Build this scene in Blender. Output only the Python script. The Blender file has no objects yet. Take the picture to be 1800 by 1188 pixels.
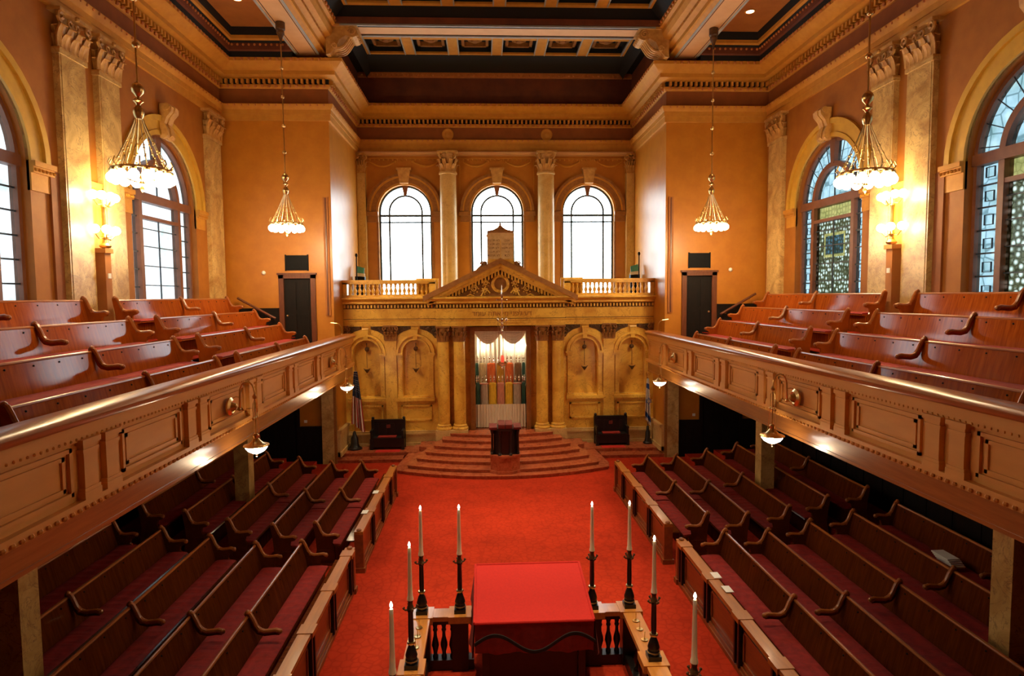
import bpy, math, random
from mathutils import Matrix, Vector
PI = math.pi
R = math.radians
random.seed(7)
SC = bpy.context.scene
COL = SC.collection

# ------------------------------------------------------------------ mesh helpers
class MB:
    def __init__(self):
        self.v = []; self.f = []; self.m = []
    def add(self, vs, fs, m=0):
        o = len(self.v); self.v += [tuple(p) for p in vs]
        for f in fs:
            self.f.append(tuple(i + o for i in f)); self.m.append(m)
    def box(self, x0, x1, y0, y1, z0, z1, m=0):
        if x0 > x1: x0, x1 = x1, x0
        if y0 > y1: y0, y1 = y1, y0
        if z0 > z1: z0, z1 = z1, z0
        vs = [(x0,y0,z0),(x1,y0,z0),(x1,y1,z0),(x0,y1,z0),(x0,y0,z1),(x1,y0,z1),(x1,y1,z1),(x0,y1,z1)]
        self.add(vs, [(0,3,2,1),(4,5,6,7),(0,1,5,4),(1,2,6,5),(2,3,7,6),(3,0,4,7)], m)
    def prism(self, poly, vec, m=0):
        # poly: list of 3d points (planar), extruded by vec
        n = len(poly); vec = Vector(vec)
        vs = [Vector(p) for p in poly] + [Vector(p) + vec for p in poly]
        fs = [tuple(range(n))[::-1], tuple(range(n, 2*n))]
        fs += [(i, (i+1) % n, n + (i+1) % n, n + i) for i in range(n)]
        self.add(vs, fs, m)
    def strip(self, A, B, m=0, closed=False):
        # quads between two equally long point rows
        n = len(A); vs = list(A) + list(B)
        k = n if closed else n - 1
        self.add(vs, [(i, (i+1) % n, n + (i+1) % n, n + i) for i in range(k)], m)
    def lathe(self, cx, cy, prof, n=16, m=0, a0=0.0, a1=2*PI, z=0.0):
        full = abs(a1 - a0 - 2*PI) < 1e-6
        k = n if full else n + 1
        vs = []
        for r, h in prof:
            for i in range(k):
                a = a0 + (a1 - a0) * i / n
                vs.append((cx + r*math.cos(a), cy + r*math.sin(a), z + h))
        fs = []
        for j in range(len(prof) - 1):
            for i in range(n):
                i2 = (i+1) % k
                fs.append((j*k+i, j*k+i2, (j+1)*k+i2, (j+1)*k+i))
        if full:
            if prof[0][0] > 1e-4: fs.append(tuple(range(k))[::-1])
            if prof[-1][0] > 1e-4: fs.append(tuple((len(prof)-1)*k + i for i in range(k)))
        self.add(vs, fs, m)
    def tube(self, pts, r, n=8, m=0):
        P = [Vector(p) for p in pts]
        rs = r if isinstance(r, (list, tuple)) else [r]*len(P)
        vs = []; up = None
        for i, p in enumerate(P):
            t = (P[min(i+1, len(P)-1)] - P[max(i-1, 0)])
            if t.length < 1e-9: t = Vector((0,0,1))
            t.normalize()
            if up is None or abs(up.dot(t)) > .98:
                up = Vector((0,0,1)) if abs(t.z) < .9 else Vector((1,0,0))
            a = t.cross(up); a.normalize(); b = a.cross(t); b.normalize(); up = b
            for k in range(n):
                w = 2*PI*k/n
                vs.append(p + (a*math.cos(w) + b*math.sin(w))*rs[i])
        fs = []
        for j in range(len(P)-1):
            for k in range(n):
                fs.append((j*n+k, j*n+(k+1) % n, (j+1)*n+(k+1) % n, (j+1)*n+k))
        fs.append(tuple(range(n))[::-1]); fs.append(tuple((len(P)-1)*n+k for k in range(n)))
        self.add(vs, fs, m)
    def ball(self, c, r, n=8, m=0, sz=1.0, rings=None):
        q = rings or max(4, n//2+2)
        prof = [(max(1e-5, r*math.sin(PI*i/q)), -r*sz*math.cos(PI*i/q)) for i in range(q+1)]
        self.lathe(c[0], c[1], prof, n, m, z=c[2])
    def sweep(self, path, prof, m=0, closed=False, caps=True):
        """path: plan points (x,y), room to the right of travel; prof: (p,z) list, p = projection into the room"""
        n = len(path); rows = []
        for i, (x, y) in enumerate(path):
            def nrm(a, b):
                dx, dy = b[0]-a[0], b[1]-a[1]; L = math.hypot(dx, dy)
                return (dy/L, -dx/L)
            if closed or 0 < i < n-1:
                n1 = nrm(path[i-1], path[i]); n2 = nrm(path[i], path[(i+1) % n])
                d = 1 + n1[0]*n2[0] + n1[1]*n2[1]
                nx, ny = (n1[0]+n2[0])/d, (n1[1]+n2[1])/d
            elif i == 0: nx, ny = nrm(path[0], path[1])
            else: nx, ny = nrm(path[-2], path[-1])
            rows.append([(x + nx*p, y + ny*p, z) for p, z in prof])
        k = len(prof); vs = [p for r in rows for p in r]; fs = []
        for i in range(n if closed else n-1):
            j = (i+1) % n
            for q in range(k-1):
                fs.append((i*k+q, j*k+q, j*k+q+1, i*k+q+1))
        if caps and not closed:
            fs.append(tuple(range(k))[::-1]); fs.append(tuple((n-1)*k+q for q in range(k)))
        self.add(vs, fs, m)

def offs(o):
    p = Vector((0,0,0))
    while o is not None:
        p += o.location; o = o.parent
    return p

def obj(name, mb, mats, parent=None, label=None, sharp=35):
    me = bpy.data.meshes.new(name)
    d = offs(parent) if parent else Vector((0,0,0))
    me.from_pydata([(x-d.x, y-d.y, z-d.z) for x, y, z in mb.v], [], mb.f)
    if not isinstance(mats, (list, tuple)): mats = [mats]
    for mt in mats: me.materials.append(mt)
    if len(mats) > 1: me.polygons.foreach_set('material_index', mb.m)
    me.polygons.foreach_set('use_smooth', [True]*len(me.polygons))
    me.update()
    me.set_sharp_from_angle(angle=R(sharp))
    o = bpy.data.objects.new(name, me); COL.objects.link(o)
    if parent: o.parent = parent
    if label: o['label'] = label
    return o

def tag(o, label, cat, group=None):
    o['label'] = label; o['category'] = cat
    if group: o['group'] = group
    return o

def thing(name, label, cat, loc=(0,0,0), group=None):
    o = bpy.data.objects.new(name, None); COL.objects.link(o)
    o.location = loc; o.empty_display_size = .1
    return tag(o, label, cat, group)

def struct(name, mb, mats, parent=None, sharp=35):
    o = obj(name, mb, mats, parent, sharp=sharp)
    o['kind'] = 'structure'
    return o

def dup(root, loc, rz=0.0, label=None):
    r = root.copy(); COL.objects.link(r)
    r.location = loc; r.rotation_euler = (0, 0, rz)
    if label: r['label'] = label
    for ch in list(root.children):
        c = ch.copy(); COL.objects.link(c); c.parent = r
        for g in list(ch.children):
            d = g.copy(); COL.objects.link(d); d.parent = c
    return r

# ------------------------------------------------------------------ materials
def new_mat(name):
    m = bpy.data.materials.new(name); m.use_nodes = True
    nt = m.node_tree; b = nt.nodes['Principled BSDF']
    return m, nt, b

def N(nt, t, **kw):
    n = nt.nodes.new(t)
    for k, v in kw.items(): setattr(n, k, v)
    return n

def pos(nt, scale=(1,1,1)):
    g = N(nt, 'ShaderNodeNewGeometry'); mp = N(nt, 'ShaderNodeMapping')
    mp.inputs['Scale'].default_value = scale
    nt.links.new(g.outputs['Position'], mp.inputs['Vector'])
    return mp.outputs['Vector']

def ramp(nt, fac, stops):
    r = N(nt, 'ShaderNodeValToRGB')
    e = r.color_ramp.elements
    e[0].position, e[0].color = stops[0][0], (*stops[0][1], 1)
    e[1].position, e[1].color = stops[1][0], (*stops[1][1], 1)
    for p, c in stops[2:]:
        x = e.new(p); x.color = (*c, 1)
    nt.links.new(fac, r.inputs['Fac'])
    return r.outputs['Color']

def noise(nt, vec, scale, detail=4, rough=.6, dist=0.0):
    n = N(nt, 'ShaderNodeTexNoise')
    n.inputs['Scale'].default_value = scale; n.inputs['Detail'].default_value = detail
    n.inputs['Roughness'].default_value = rough; n.inputs['Distortion'].default_value = dist
    nt.links.new(vec, n.inputs['Vector'])
    return n.outputs['Fac']

def bump(nt, b, fac, strength, dist=.02):
    bn = N(nt, 'ShaderNodeBump'); bn.inputs['Strength'].default_value = strength
    bn.inputs['Distance'].default_value = dist
    nt.links.new(fac, bn.inputs['Height']); nt.links.new(bn.outputs['Normal'], b.inputs['Normal'])

def mat(name, c1, c2=None, rough=.5, metal=0.0, scale=3.0, stretch=(1,1,1), spread=(.35,.65), bmp=0.0, coat=0.0, detail=4, dist=0.0, spec=None, crough=.12):
    m, nt, b = new_mat(name)
    b.inputs['Roughness'].default_value = rough; b.inputs['Metallic'].default_value = metal
    b.inputs['Coat Weight'].default_value = coat; b.inputs['Coat Roughness'].default_value = crough
    if spec is not None: b.inputs['Specular IOR Level'].default_value = spec
    if c2 is None: c2 = tuple(x*.82 for x in c1)
    f = noise(nt, pos(nt, stretch), scale, detail, .6, dist)
    nt.links.new(ramp(nt, f, [(spread[0], c2), (spread[1], c1)]), b.inputs['Base Color'])
    if bmp: bump(nt, b, f, bmp)
    return m

def marble(name, base, mid, vein, scale=1.2, rough=.3, sharpv=.06):
    m, nt, b = new_mat(name)
    b.inputs['Roughness'].default_value = rough
    v = pos(nt)
    f1 = noise(nt, v, scale, 8, .62, 1.2)
    f2 = noise(nt, v, scale*1.7, 6, .6, 2.2)
    ma = N(nt, 'ShaderNodeMath', operation='SUBTRACT'); ma.inputs[1].default_value = .5
    nt.links.new(f2, ma.inputs[0])
    ab = N(nt, 'ShaderNodeMath', operation='ABSOLUTE'); nt.links.new(ma.outputs[0], ab.inputs[0])
    cbase = ramp(nt, f1, [(.34, mid), (.62, base)])
    cv = ramp(nt, ab.outputs[0], [(0.0, (1,1,1)), (sharpv, (0,0,0))])
    mx = N(nt, 'ShaderNodeMix', data_type='RGBA')
    nt.links.new(cv, mx.inputs['Factor']); nt.links.new(cbase, mx.inputs['A']); mx.inputs['B'].default_value = (*vein, 1)
    nt.links.new(mx.outputs['Result'], b.inputs['Base Color'])
    return m

def emis(name, c, s):
    m, nt, b = new_mat(name)
    b.inputs['Base Color'].default_value = (*c, 1)
    b.inputs['Emission Color'].default_value = (*c, 1); b.inputs['Emission Strength'].default_value = s
    return m

M = {}
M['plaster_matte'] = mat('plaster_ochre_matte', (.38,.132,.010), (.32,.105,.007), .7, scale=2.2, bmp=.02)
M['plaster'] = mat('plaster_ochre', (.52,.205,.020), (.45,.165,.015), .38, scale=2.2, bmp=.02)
M['plaster_red'] = mat('plaster_rust', (.26,.075,.010), (.21,.058,.008), .75, scale=2.2)
M['upper_frieze'] = mat('frieze_maroon', (.17,.04,.012), (.10,.024,.01), .8, scale=1.1)
M['gold'] = mat('mould_gold', (.57,.265,.030), (.50,.215,.023), .7, scale=5)
M['gold_yellow'] = mat('arch_gold', (.62,.36,.04), (.55,.31,.035), .5, scale=4)
M['egg'] = mat('mould_terracotta', (.52,.19,.04), (.44,.15,.03), .5, scale=6)
M['navy'] = mat('ceiling_navy', (.005,.006,.008), (.004,.0045,.006), .8, scale=3)  # near-black: the dimness of the ceiling recesses is put into this colour
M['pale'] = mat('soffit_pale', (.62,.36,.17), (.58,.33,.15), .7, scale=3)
M['greyline'] = mat('soffit_line', (.34,.36,.36), None, .6)
M['panel_brown'] = mat('ceiling_panel', (.42,.16,.035), (.36,.13,.03), .75, scale=2)
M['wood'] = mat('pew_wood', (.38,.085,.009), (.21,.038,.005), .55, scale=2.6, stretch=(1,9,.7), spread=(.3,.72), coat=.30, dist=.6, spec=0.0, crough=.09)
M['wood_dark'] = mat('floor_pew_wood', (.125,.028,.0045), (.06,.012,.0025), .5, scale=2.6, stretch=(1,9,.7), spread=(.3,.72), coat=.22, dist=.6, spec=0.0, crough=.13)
M['wood_rail'] = mat('rail_wood', (.40,.12,.020), (.28,.08,.014), .30, scale=3, stretch=(6,.6,6), coat=.15)
M['wood_screen'] = mat('screen_wood', (.26,.075,.016), (.19,.05,.012), .35, scale=3, stretch=(4,.7,4), coat=.2)
M['screen_cap'] = mat('screen_cap_wood', (.40,.135,.018), (.30,.095,.013), .4, scale=3, stretch=(6,.6,6), coat=.1)
M['oak_top'] = mat('screen_cap_wood', (.60,.24,.045), (.48,.18,.035), .3, scale=3, stretch=(6,.6,6), coat=.3)
M['black_wood'] = mat('black_wood', (.014,.010,.009), (.008,.006,.006), .35, scale=6)
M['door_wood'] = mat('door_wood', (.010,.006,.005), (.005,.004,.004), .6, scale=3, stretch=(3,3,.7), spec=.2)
M['frame_wood'] = mat('frame_wood', (.16,.045,.014), (.11,.03,.01), .4, scale=4, stretch=(4,4,.7))
M['tanpaint'] = mat('parapet_paint', (.72,.36,.076), (.67,.325,.066), .60, scale=2, stretch=(3,.8,3))
M['fascia'] = mat('fascia_wood', (.36,.15,.035), (.27,.105,.025), .3, scale=2.5, stretch=(8,.5,8), coat=.4)
M['marble'] = marble('marble_siena', (.88,.57,.095), (.62,.31,.038), (.42,.18,.03), .8, .30, .010)
M['marble_side'] = marble('marble_pilaster', (.70,.49,.19), (.40,.215,.06), (.26,.14,.06), 1.3, .35, .014)
M['marble_pale'] = marble('marble_cream', (.66,.46,.19), (.54,.34,.11), (.34,.20,.07), 1.2, .35, .010)
M['marble_red'] = marble('marble_rouge', (.46,.115,.045), (.27,.048,.018), (.50,.20,.10), 5.0, .20, .010)
M['capital'] = mat('capital_stone', (.60,.34,.095), (.44,.22,.055), .55, scale=7)
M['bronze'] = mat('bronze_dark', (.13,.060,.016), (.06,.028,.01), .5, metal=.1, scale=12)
M['ornament'] = mat('ornament_brown', (.34,.145,.032), (.25,.10,.022), .45, scale=8)
M['brass'] = mat('brass', (.78,.56,.24), (.68,.46,.17), .28, metal=1.0, scale=5)
M['silver'] = mat('silver', (.85,.83,.80), (.75,.73,.70), .18, metal=1.0, scale=5)
M['white'] = mat('white_plastic', (.85,.83,.78), (.82,.80,.75), .5)
M['paper'] = mat('white_paper', (.80,.80,.78), (.74,.74,.72), .8)
M['black'] = mat('matte_black', (.005,.006,.007), (.004,.004,.005), .7, spec=.2)
M['teal'] = mat('teal_case', (.10,.42,.44), (.08,.36,.38), .6)
M['tablet'] = mat('tablet_stone', (.68,.46,.22), (.56,.35,.14), .6, scale=9)
M['ink'] = mat('incised_letter', (.24,.11,.035), None, .7)
M['lettering'] = mat('raised_letter', (.40,.17,.03), None, .5)
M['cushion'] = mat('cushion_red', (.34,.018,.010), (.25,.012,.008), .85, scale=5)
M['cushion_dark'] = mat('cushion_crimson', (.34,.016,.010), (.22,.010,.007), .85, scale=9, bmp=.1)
M['cloth_red'] = mat('table_cloth_red', (.58,.016,.008), (.52,.013,.007), .9, scale=30)
M['cloth_maroon'] = mat('table_skirt_maroon', (.22,.022,.014), (.17,.017,.011), .9, scale=12)
M['fringe'] = mat('fringe_dark', (.02,.012,.010), None, .9)
M['candle'] = mat('candle_wax', (.92,.82,.62), (.90,.78,.57), .45, scale=4)
M['leather'] = mat('red_leather', (.19,.026,.018), (.13,.017,.012), .7, scale=6)
M['linen'] = mat('white_linen', (.84,.78,.66), (.72,.64,.50), .85, scale=3, stretch=(9,1,.4))
M['flag_blue'] = mat('flag_navy', (.012,.022,.06), None, .8)
M['flag_red'] = mat('flag_red', (.34,.018,.016), None, .8)
M['flag_white'] = mat('flag_white', (.70,.66,.60), None, .8)
M['flag_azure'] = mat('flag_azure', (.03,.10,.36), None, .8)
M['niche_white'] = mat('niche_white', (.86,.80,.68), (.82,.75,.62), .8)
for nm, c in (('cream',(.72,.56,.30)),('orange',(.78,.17,.035)),('gold',(.62,.33,.03)),('brown',(.22,.11,.045)),('green',(.025,.10,.075)),('grey',(.50,.42,.33)),('yellow',(.82,.52,.03)),('pink',(.62,.24,.16))):
    M['m_'+nm] = mat('mantle_'+nm, c, tuple(x*.72 for x in c), .7, scale=7, stretch=(3,1,.8))
M['globe'] = emis('lit_globe', (1.0,.86,.60), 16)
M['globe_sconce'] = emis('lit_sconce_globe', (1.0,.80,.42), 22)
M['bowl'] = emis('lit_bowl', (1.0,.90,.78), 9)
M['flame'] = emis('candle_flame', (1.0,.92,.75), 12)
M['downlight'] = emis('lit_downlight', (1.0,.9,.72), 14)
M['redlight'] = emis('red_lamp_glass', (.75,.05,.03), 1.2)

c_ = M['candle'].node_tree.nodes['Principled BSDF']; c_.inputs['Subsurface Weight'].default_value = .6; c_.inputs['Subsurface Radius'].default_value = (.06,.045,.025)
def carpet():
    m, nt, b = new_mat('carpet_red'); b.inputs['Roughness'].default_value = .95
    b.inputs['Specular IOR Level'].default_value = .1
    v = pos(nt)
    vo = N(nt, 'ShaderNodeTexVoronoi', feature='DISTANCE_TO_EDGE'); vo.inputs['Scale'].default_value = 6.5
    vo.inputs['Randomness'].default_value = .8
    nt.links.new(v, vo.inputs['Vector'])
    f2 = noise(nt, v, 1.4, 5, .6)
    c1 = ramp(nt, vo.outputs['Distance'], [(.02, (.38,.026,.008)), (.12, (.46,.034,.010))])
    c2 = ramp(nt, f2, [(.3, (.76,.76,.76)), (.7, (1,1,1))])
    mx = N(nt, 'ShaderNodeMix', data_type='RGBA', blend_type='MULTIPLY'); mx.inputs['Factor'].default_value = 1
    nt.links.new(c1, mx.inputs['A']); nt.links.new(c2, mx.inputs['B'])
    nt.links.new(mx.outputs['Result'], b.inputs['Base Color'])
    bump(nt, b, noise(nt, v, 160, 2), .3, .01)
    return m
M['carpet'] = carpet()

def stained(name, pale, dark, lead, cell, strength):
    """see-through tinted glass cut into small pieces by lead lines"""
    m = bpy.data.materials.new(name); m.use_nodes = True; nt = m.node_tree; nt.nodes.clear()
    out = N(nt, 'ShaderNodeOutputMaterial'); tr = N(nt, 'ShaderNodeBsdfTransparent'); gl = N(nt, 'ShaderNodeBsdfGlossy')
    gl.inputs['Roughness'].default_value = .2; gl.inputs['Color'].default_value = (.5,.5,.5,1)
    v = pos(nt)
    vo = N(nt, 'ShaderNodeTexVoronoi', feature='F1'); vo.inputs['Scale'].default_value = 1/cell; vo.inputs['Randomness'].default_value = .55
    nt.links.new(v, vo.inputs['Vector'])
    ve = N(nt, 'ShaderNodeTexVoronoi', feature='DISTANCE_TO_EDGE'); ve.inputs['Scale'].default_value = 1/cell; ve.inputs['Randomness'].default_value = .55
    nt.links.new(v, ve.inputs['Vector'])
    f = noise(nt, v, 2.2, 3, .6)
    ca = ramp(nt, vo.outputs['Distance'], [(.10, pale), (.48, dark)])
    cb = ramp(nt, f, [(.3, (.55,.62,.55)), (.7, (1,1,1))])
    mx = N(nt, 'ShaderNodeMix', data_type='RGBA', blend_type='MULTIPLY'); mx.inputs['Factor'].default_value = 1
    nt.links.new(ca, mx.inputs['A']); nt.links.new(cb, mx.inputs['B'])
    le = ramp(nt, ve.outputs['Distance'], [(.03, lead), (.07, (1,1,1))])
    m2 = N(nt, 'ShaderNodeMix', data_type='RGBA', blend_type='MULTIPLY'); m2.inputs['Factor'].default_value = 1
    nt.links.new(mx.outputs['Result'], m2.inputs['A']); nt.links.new(le, m2.inputs['B'])
    m3 = N(nt, 'ShaderNodeMix', data_type='RGBA', blend_type='MULTIPLY'); m3.inputs['Factor'].default_value = 1
    m3.inputs['B'].default_value = (strength, strength, strength, 1)
    nt.links.new(m2.outputs['Result'], m3.inputs['A'])
    nt.links.new(m3.outputs['Result'], tr.inputs['Color'])
    ms = N(nt, 'ShaderNodeMixShader'); ms.inputs[0].default_value = .03
    nt.links.new(tr.outputs[0], ms.inputs[1]); nt.links.new(gl.outputs[0], ms.inputs[2])
    nt.links.new(ms.outputs[0], out.inputs['Surface'])
    return m
M['glass_clear'] = stained('glass_bright', (1,1,1), (.97,.98,1), (.85,.88,.92), .5, 1.0)
M['glass_left'] = stained('glass_left', (.5,.51,.53), (.46,.48,.5), (.95,.96,.97), .28, .24)
M['glass_right'] = stained('glass_mosaic', (.13,.15,.14), (.014,.015,.008), (.3,.3,.25), .12, .72)
M['glass_border'] = stained('glass_border', (.105,.14,.155), (.075,.11,.13), (.45,.5,.5), .30, .60)
M['glass_yellow'] = stained('glass_yellow', (.085,.074,.026), (.055,.05,.018), (.7,.7,.6), .14, .7)
M['glass_blue'] = stained('glass_scene', (.018,.045,.065), (.008,.014,.012), (.5,.5,.5), .12, .42)
M['came'] = mat('window_lead', (.03,.045,.07), None, .5)
M['mullion'] = mat('window_frame_brown', (.20,.075,.035), (.16,.055,.025), .5, scale=4)

# ------------------------------------------------------------------ key dimensions (metres; camera stands at y = 0)
WX = 9.04; SY = 21.0; RX = 5.57; BY = 25.6
ZC0, ZF0, ZF1 = 11.32, 11.83, 12.34       # architrave bottom, frieze bottom, frieze top
REAR = -4.0

# ------------------------------------------------------------------ walls with arched openings
def arc_pts(uc, hw, spring, n=24):
    return [(uc + hw*math.cos(PI - PI*i/n), spring + hw*math.sin(PI - PI*i/n)) for i in range(n+1)]

def wall_arched(mb, mp, u0, u1, z0, z1, ops, depth, m=0, n=24):
    """mp(u,z,d) -> xyz, d = depth behind the room face"""
    cur = u0
    for uc, hw, sill, spring in ops:
        a, b = uc-hw, uc+hw
        mb.add([mp(cur,z0,0), mp(a,z0,0), mp(a,z1,0), mp(cur,z1,0)], [(0,1,2,3)], m)
        if sill > z0: mb.add([mp(a,z0,0), mp(b,z0,0), mp(b,sill,0), mp(a,sill,0)], [(0,1,2,3)], m)
        ap = arc_pts(uc, hw, spring, n)
        mb.strip([mp(u,z,0) for u, z in ap], [mp(u,z1,0) for u, z in ap], m)
        outl = [(a, sill)] + ap + [(b, sill)]
        mb.strip([mp(u,z,0) for u, z in outl], [mp(u,z,depth) for u, z in outl], m, closed=True)
        cur = b
    mb.add([mp(cur,z0,0), mp(u1,z0,0), mp(u1,z1,0), mp(cur,z1,0)], [(0,1,2,3)], m)

def arch_band(mb, mp, uc, r0, r1, spring, d0, d1, m=0, n=24, a0=0.0, a1=PI):
    """solid arch ring between radii r0 and r1, from depth d0 (front, negative = proud) to d1"""
    A = [a0 + (a1-a0)*i/n for i in range(n+1)]
    pt = lambda r, a, d: mp(uc - r*math.cos(a), spring + r*math.sin(a), d)
    i0 = [pt(r0,a,d0) for a in A]; o0 = [pt(r1,a,d0) for a in A]
    i1 = [pt(r0,a,d1) for a in A]; o1 = [pt(r1,a,d1) for a in A]
    mb.strip(i0, o0, m); mb.strip(o0, o1, m); mb.strip(o1, i1, m); mb.strip(i1, i0, m)
    for k in (0, n): mb.add([i0[k], o0[k], o1[k], i1[k]], [(0,1,2,3)], m)

def bar(mb, mp, u0, u1, z0, z1, d0, d1, m=0):
    c = [mp(u,z,d) for d in (d0,d1) for z in (z0,z1) for u in (u0,u1)]
    mb.add(c, [(0,1,3,2),(4,6,7,5),(0,4,5,1),(2,3,7,6),(0,2,6,4),(1,5,7,3)], m)

mpL = lambda u, z, d: (-WX - d, u, z)
mpR = lambda u, z, d: (WX + d, u, z)
mpB = lambda u, z, d: (u, BY + d, z)
SW = [(10.52, 1.70, 5.45, 8.2), (17.28, 1.70, 5.45, 8.2)]
BWX = [-3.72, 0.0, 3.72]
BW = [(x, 1.06, 5.7, 9.02) for x in BWX]

for side, mp in (('left', mpL), ('right', mpR)):
    mb = MB(); wall_arched(mb, mp, REAR, SY, 0, 15.0, SW, .34)
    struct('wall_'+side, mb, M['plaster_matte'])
mb = MB(); wall_arched(mb, mpB, -RX, RX, 0, 15.0, BW, .40); struct('wall_back', mb, M['plaster'])
for s, side in ((-1,'left'), (1,'right')):
    # the stub wall facing the hall (door opening on the gallery, doorway below) and the alcove side
    mb = MB()
    def q(x0, x1, z0, z1, y=SY): mb.add([(s*x0,y,z0),(s*x1,y,z0),(s*x1,y,z1),(s*x0,y,z1)], [(0,1,2,3)])
    q(RX, 6.18, 0, 15.0); q(6.18, 7.30, 6.33, 15.0); q(7.30, WX, 2.6, 15.0); q(6.18, 7.30, 2.6, 3.98)
    q(6.18, 6.80, 0, 2.6); q(8.3, WX, 0, 2.6); q(6.80, 8.3, 2.3, 2.6)
    mb.add([(s*RX,SY,0),(s*RX,BY,0),(s*RX,BY,15.0),(s*RX,SY,15.0)], [(0,1,2,3)])
    struct('wall_stub_'+side, mb, M['plaster'])
mb = MB(); mb.add([(-WX,REAR,0),(WX,REAR,0),(WX,REAR,15),(-WX,REAR,15)], [(0,1,2,3)]); struct('wall_rear', mb, M['plaster'])

# floor: carpeted hall and stepped timber tiers under the galleries
mb = MB(); mb.box(-WX, WX, REAR, BY, -.2, 0); struct('floor', mb, M['carpet'])
for s, side in ((-1,'left'), (1,'right')):
    mb = MB()
    for x0, h in ((5.20,.12),(6.12,.24),(7.10,.36)):
        mb.box(s*x0, s*WX, 2.0, 20.4, h-.12, h)
    struct('floor_tier_'+side, mb, M['carpet'])

# ------------------------------------------------------------------ main entablature running round the room
PATH = [(-WX,REAR),(-WX,SY),(-RX,SY),(-RX,BY),(RX,BY),(RX,SY),(WX,SY),(WX,REAR)]
mb = MB()
mb.sweep(PATH, [(0,ZC0),(.07,ZC0),(.07,ZC0+.20),(.10,ZC0+.20),(.10,ZC0+.34),(.13,ZC0+.36),(.18,ZF0-.03),(.18,ZF0),(0,ZF0)])
struct('trim_1', mb, M['gold'])
mb = MB(); mb.sweep(PATH, [(.006,ZF0),(.006,ZF1)], caps=False); struct('trim_2', mb, M['plaster_red'])
mb = MB()
mb.sweep(PATH, [(0,ZF1),(.05,ZF1),(.09,ZF1+.05),(.09,ZF1+.12),(.02,ZF1+.12)])
mb.sweep(PATH, [(.02,12.64),(.25,12.68),(.30,12.70),(.30,12.82),(.36,12.84),(.48,12.95),(.56,13.00),(.60,13.02),(.60,13.12),(.0,13.14)])
struct('trim_3', mb, M['gold'])
mb = MB(); mb.sweep(PATH, [(.02,12.45),(.03,12.65)], caps=False); struct('trim_4', mb, M['navy'])
# dentils and egg-and-dart
def along(path, step, margin=.1):
    for a, b in zip(path[:-1], path[1:]):
        L = math.hypot(b[0]-a[0], b[1]-a[1]); n = max(1, int((L-2*margin)/step))
        ux, uy = (b[0]-a[0])/L, (b[1]-a[1])/L
        for i in range(n+1):
            t = margin + (L-2*margin)*i/n
            x, y = a[0]+ux*t, a[1]+uy*t
            if y > 4: yield x, y, uy, -ux, ux, uy
def oriented_box(mb, x, y, nx, ny, tx, ty, p0, p1, w, z0, z1, m=0):
    c = []
    for z in (z0, z1):
        for p, q in ((p0,-w),(p1,-w),(p1,w),(p0,w)):
            c.append((x+nx*p+tx*q, y+ny*p+ty*q, z))
    mb.add(c, [(0,3,2,1),(4,5,6,7),(0,1,5,4),(1,2,6,5),(2,3,7,6),(3,0,4,7)], m)
mb = MB(); me2 = MB()
for x, y, nx, ny, tx, ty in along(PATH, .17):
    oriented_box(mb, x, y, nx, ny, tx, ty, .02, .16, .035, 12.48, 12.62)
for x, y, nx, ny, tx, ty in along(PATH, .21):
    me2.ball((x+nx*.10, y+ny*.10, ZF1+.06), .055, 6, rings=4)
    me2.ball((x+nx*.60, y+ny*.60, 13.07), .05, 6, rings=4)
    me2.ball((x+nx*.17, y+ny*.17, ZF0-.04), .035, 6, rings=4)
struct('trim_5', mb, M['gold']); struct('trim_6', me2, M['egg'])

# two round bosses on the frieze above the window columns
for x, w in ((-1.95,'left'), (2.02,'right')):
    mb = MB()
    prof = [(.235,.0),(.235,.03),(.20,.05),(.15,.03),(.13,.02),(.10,.03),(.055,.06),(0.001,.07)]
    A = MB(); A.lathe(0, 0, prof, 24)
    mb.v = [(x+vx, BY-.02-vz, 12.07+vy) for vx, vy, vz in A.v]; mb.f = A.f; mb.m = A.m
    tag(obj('frieze_rosette', mb, M['gold']), 'round gilded boss on the frieze above the %s window column' % w, 'rosette', 'frieze bosses')

# ------------------------------------------------------------------ ceiling
mb = MB()
for s in (-1, 1):
    # pale soffit of the long beam with its grey border lines, moulded inner face
    mb.box(s*5.72, s*6.48, REAR, 21.0, 13.30, 13.34, 0)
    for x in (5.70, 6.40): mb.box(s*x, s*(x+.07), REAR, 20.6, 13.285, 13.31, 1)
    mb.box(s*5.80, s*5.815, REAR, 20.6, 13.29, 13.31, 2); mb.box(s*6.34, s*6.355, REAR, 20.6, 13.29, 13.31, 2)
    pr = [(5.70,13.30),(5.62,13.38),(5.55,13.38),(5.55,13.50),(5.40,13.56),(5.40,13.66),(5.25,13.72),(5.18,13.86),(5.18,13.98),(5.08,14.02),(5.08,14.22)]
    for a, b in zip(pr[:-1], pr[1:]):
        mb.add([(s*a[0],REAR,a[1]),(s*a[0],21.6,a[1]),(s*b[0],21.6,b[1]),(s*b[0],REAR,b[1])], [(0,1,2,3)], 3)
    mb.add([(s*5.08,REAR,14.22),(s*5.08,25.6,14.22),(s*4.80,25.6,14.62),(s*4.80,REAR,14.62)], [(0,1,2,3)], 4)
    y = 5.0
    while y < 20.4:
        mb.ball((s*5.07, y, 14.12), .06, 6, 5, rings=4); mb.ball((s*5.42, y, 13.60), .045, 6, 5, rings=4); y += .24
struct('ceiling_beam', mb, [M['pale'], M['greyline'], M['navy'], M['gold'], M['navy'], M['egg']])
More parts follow.
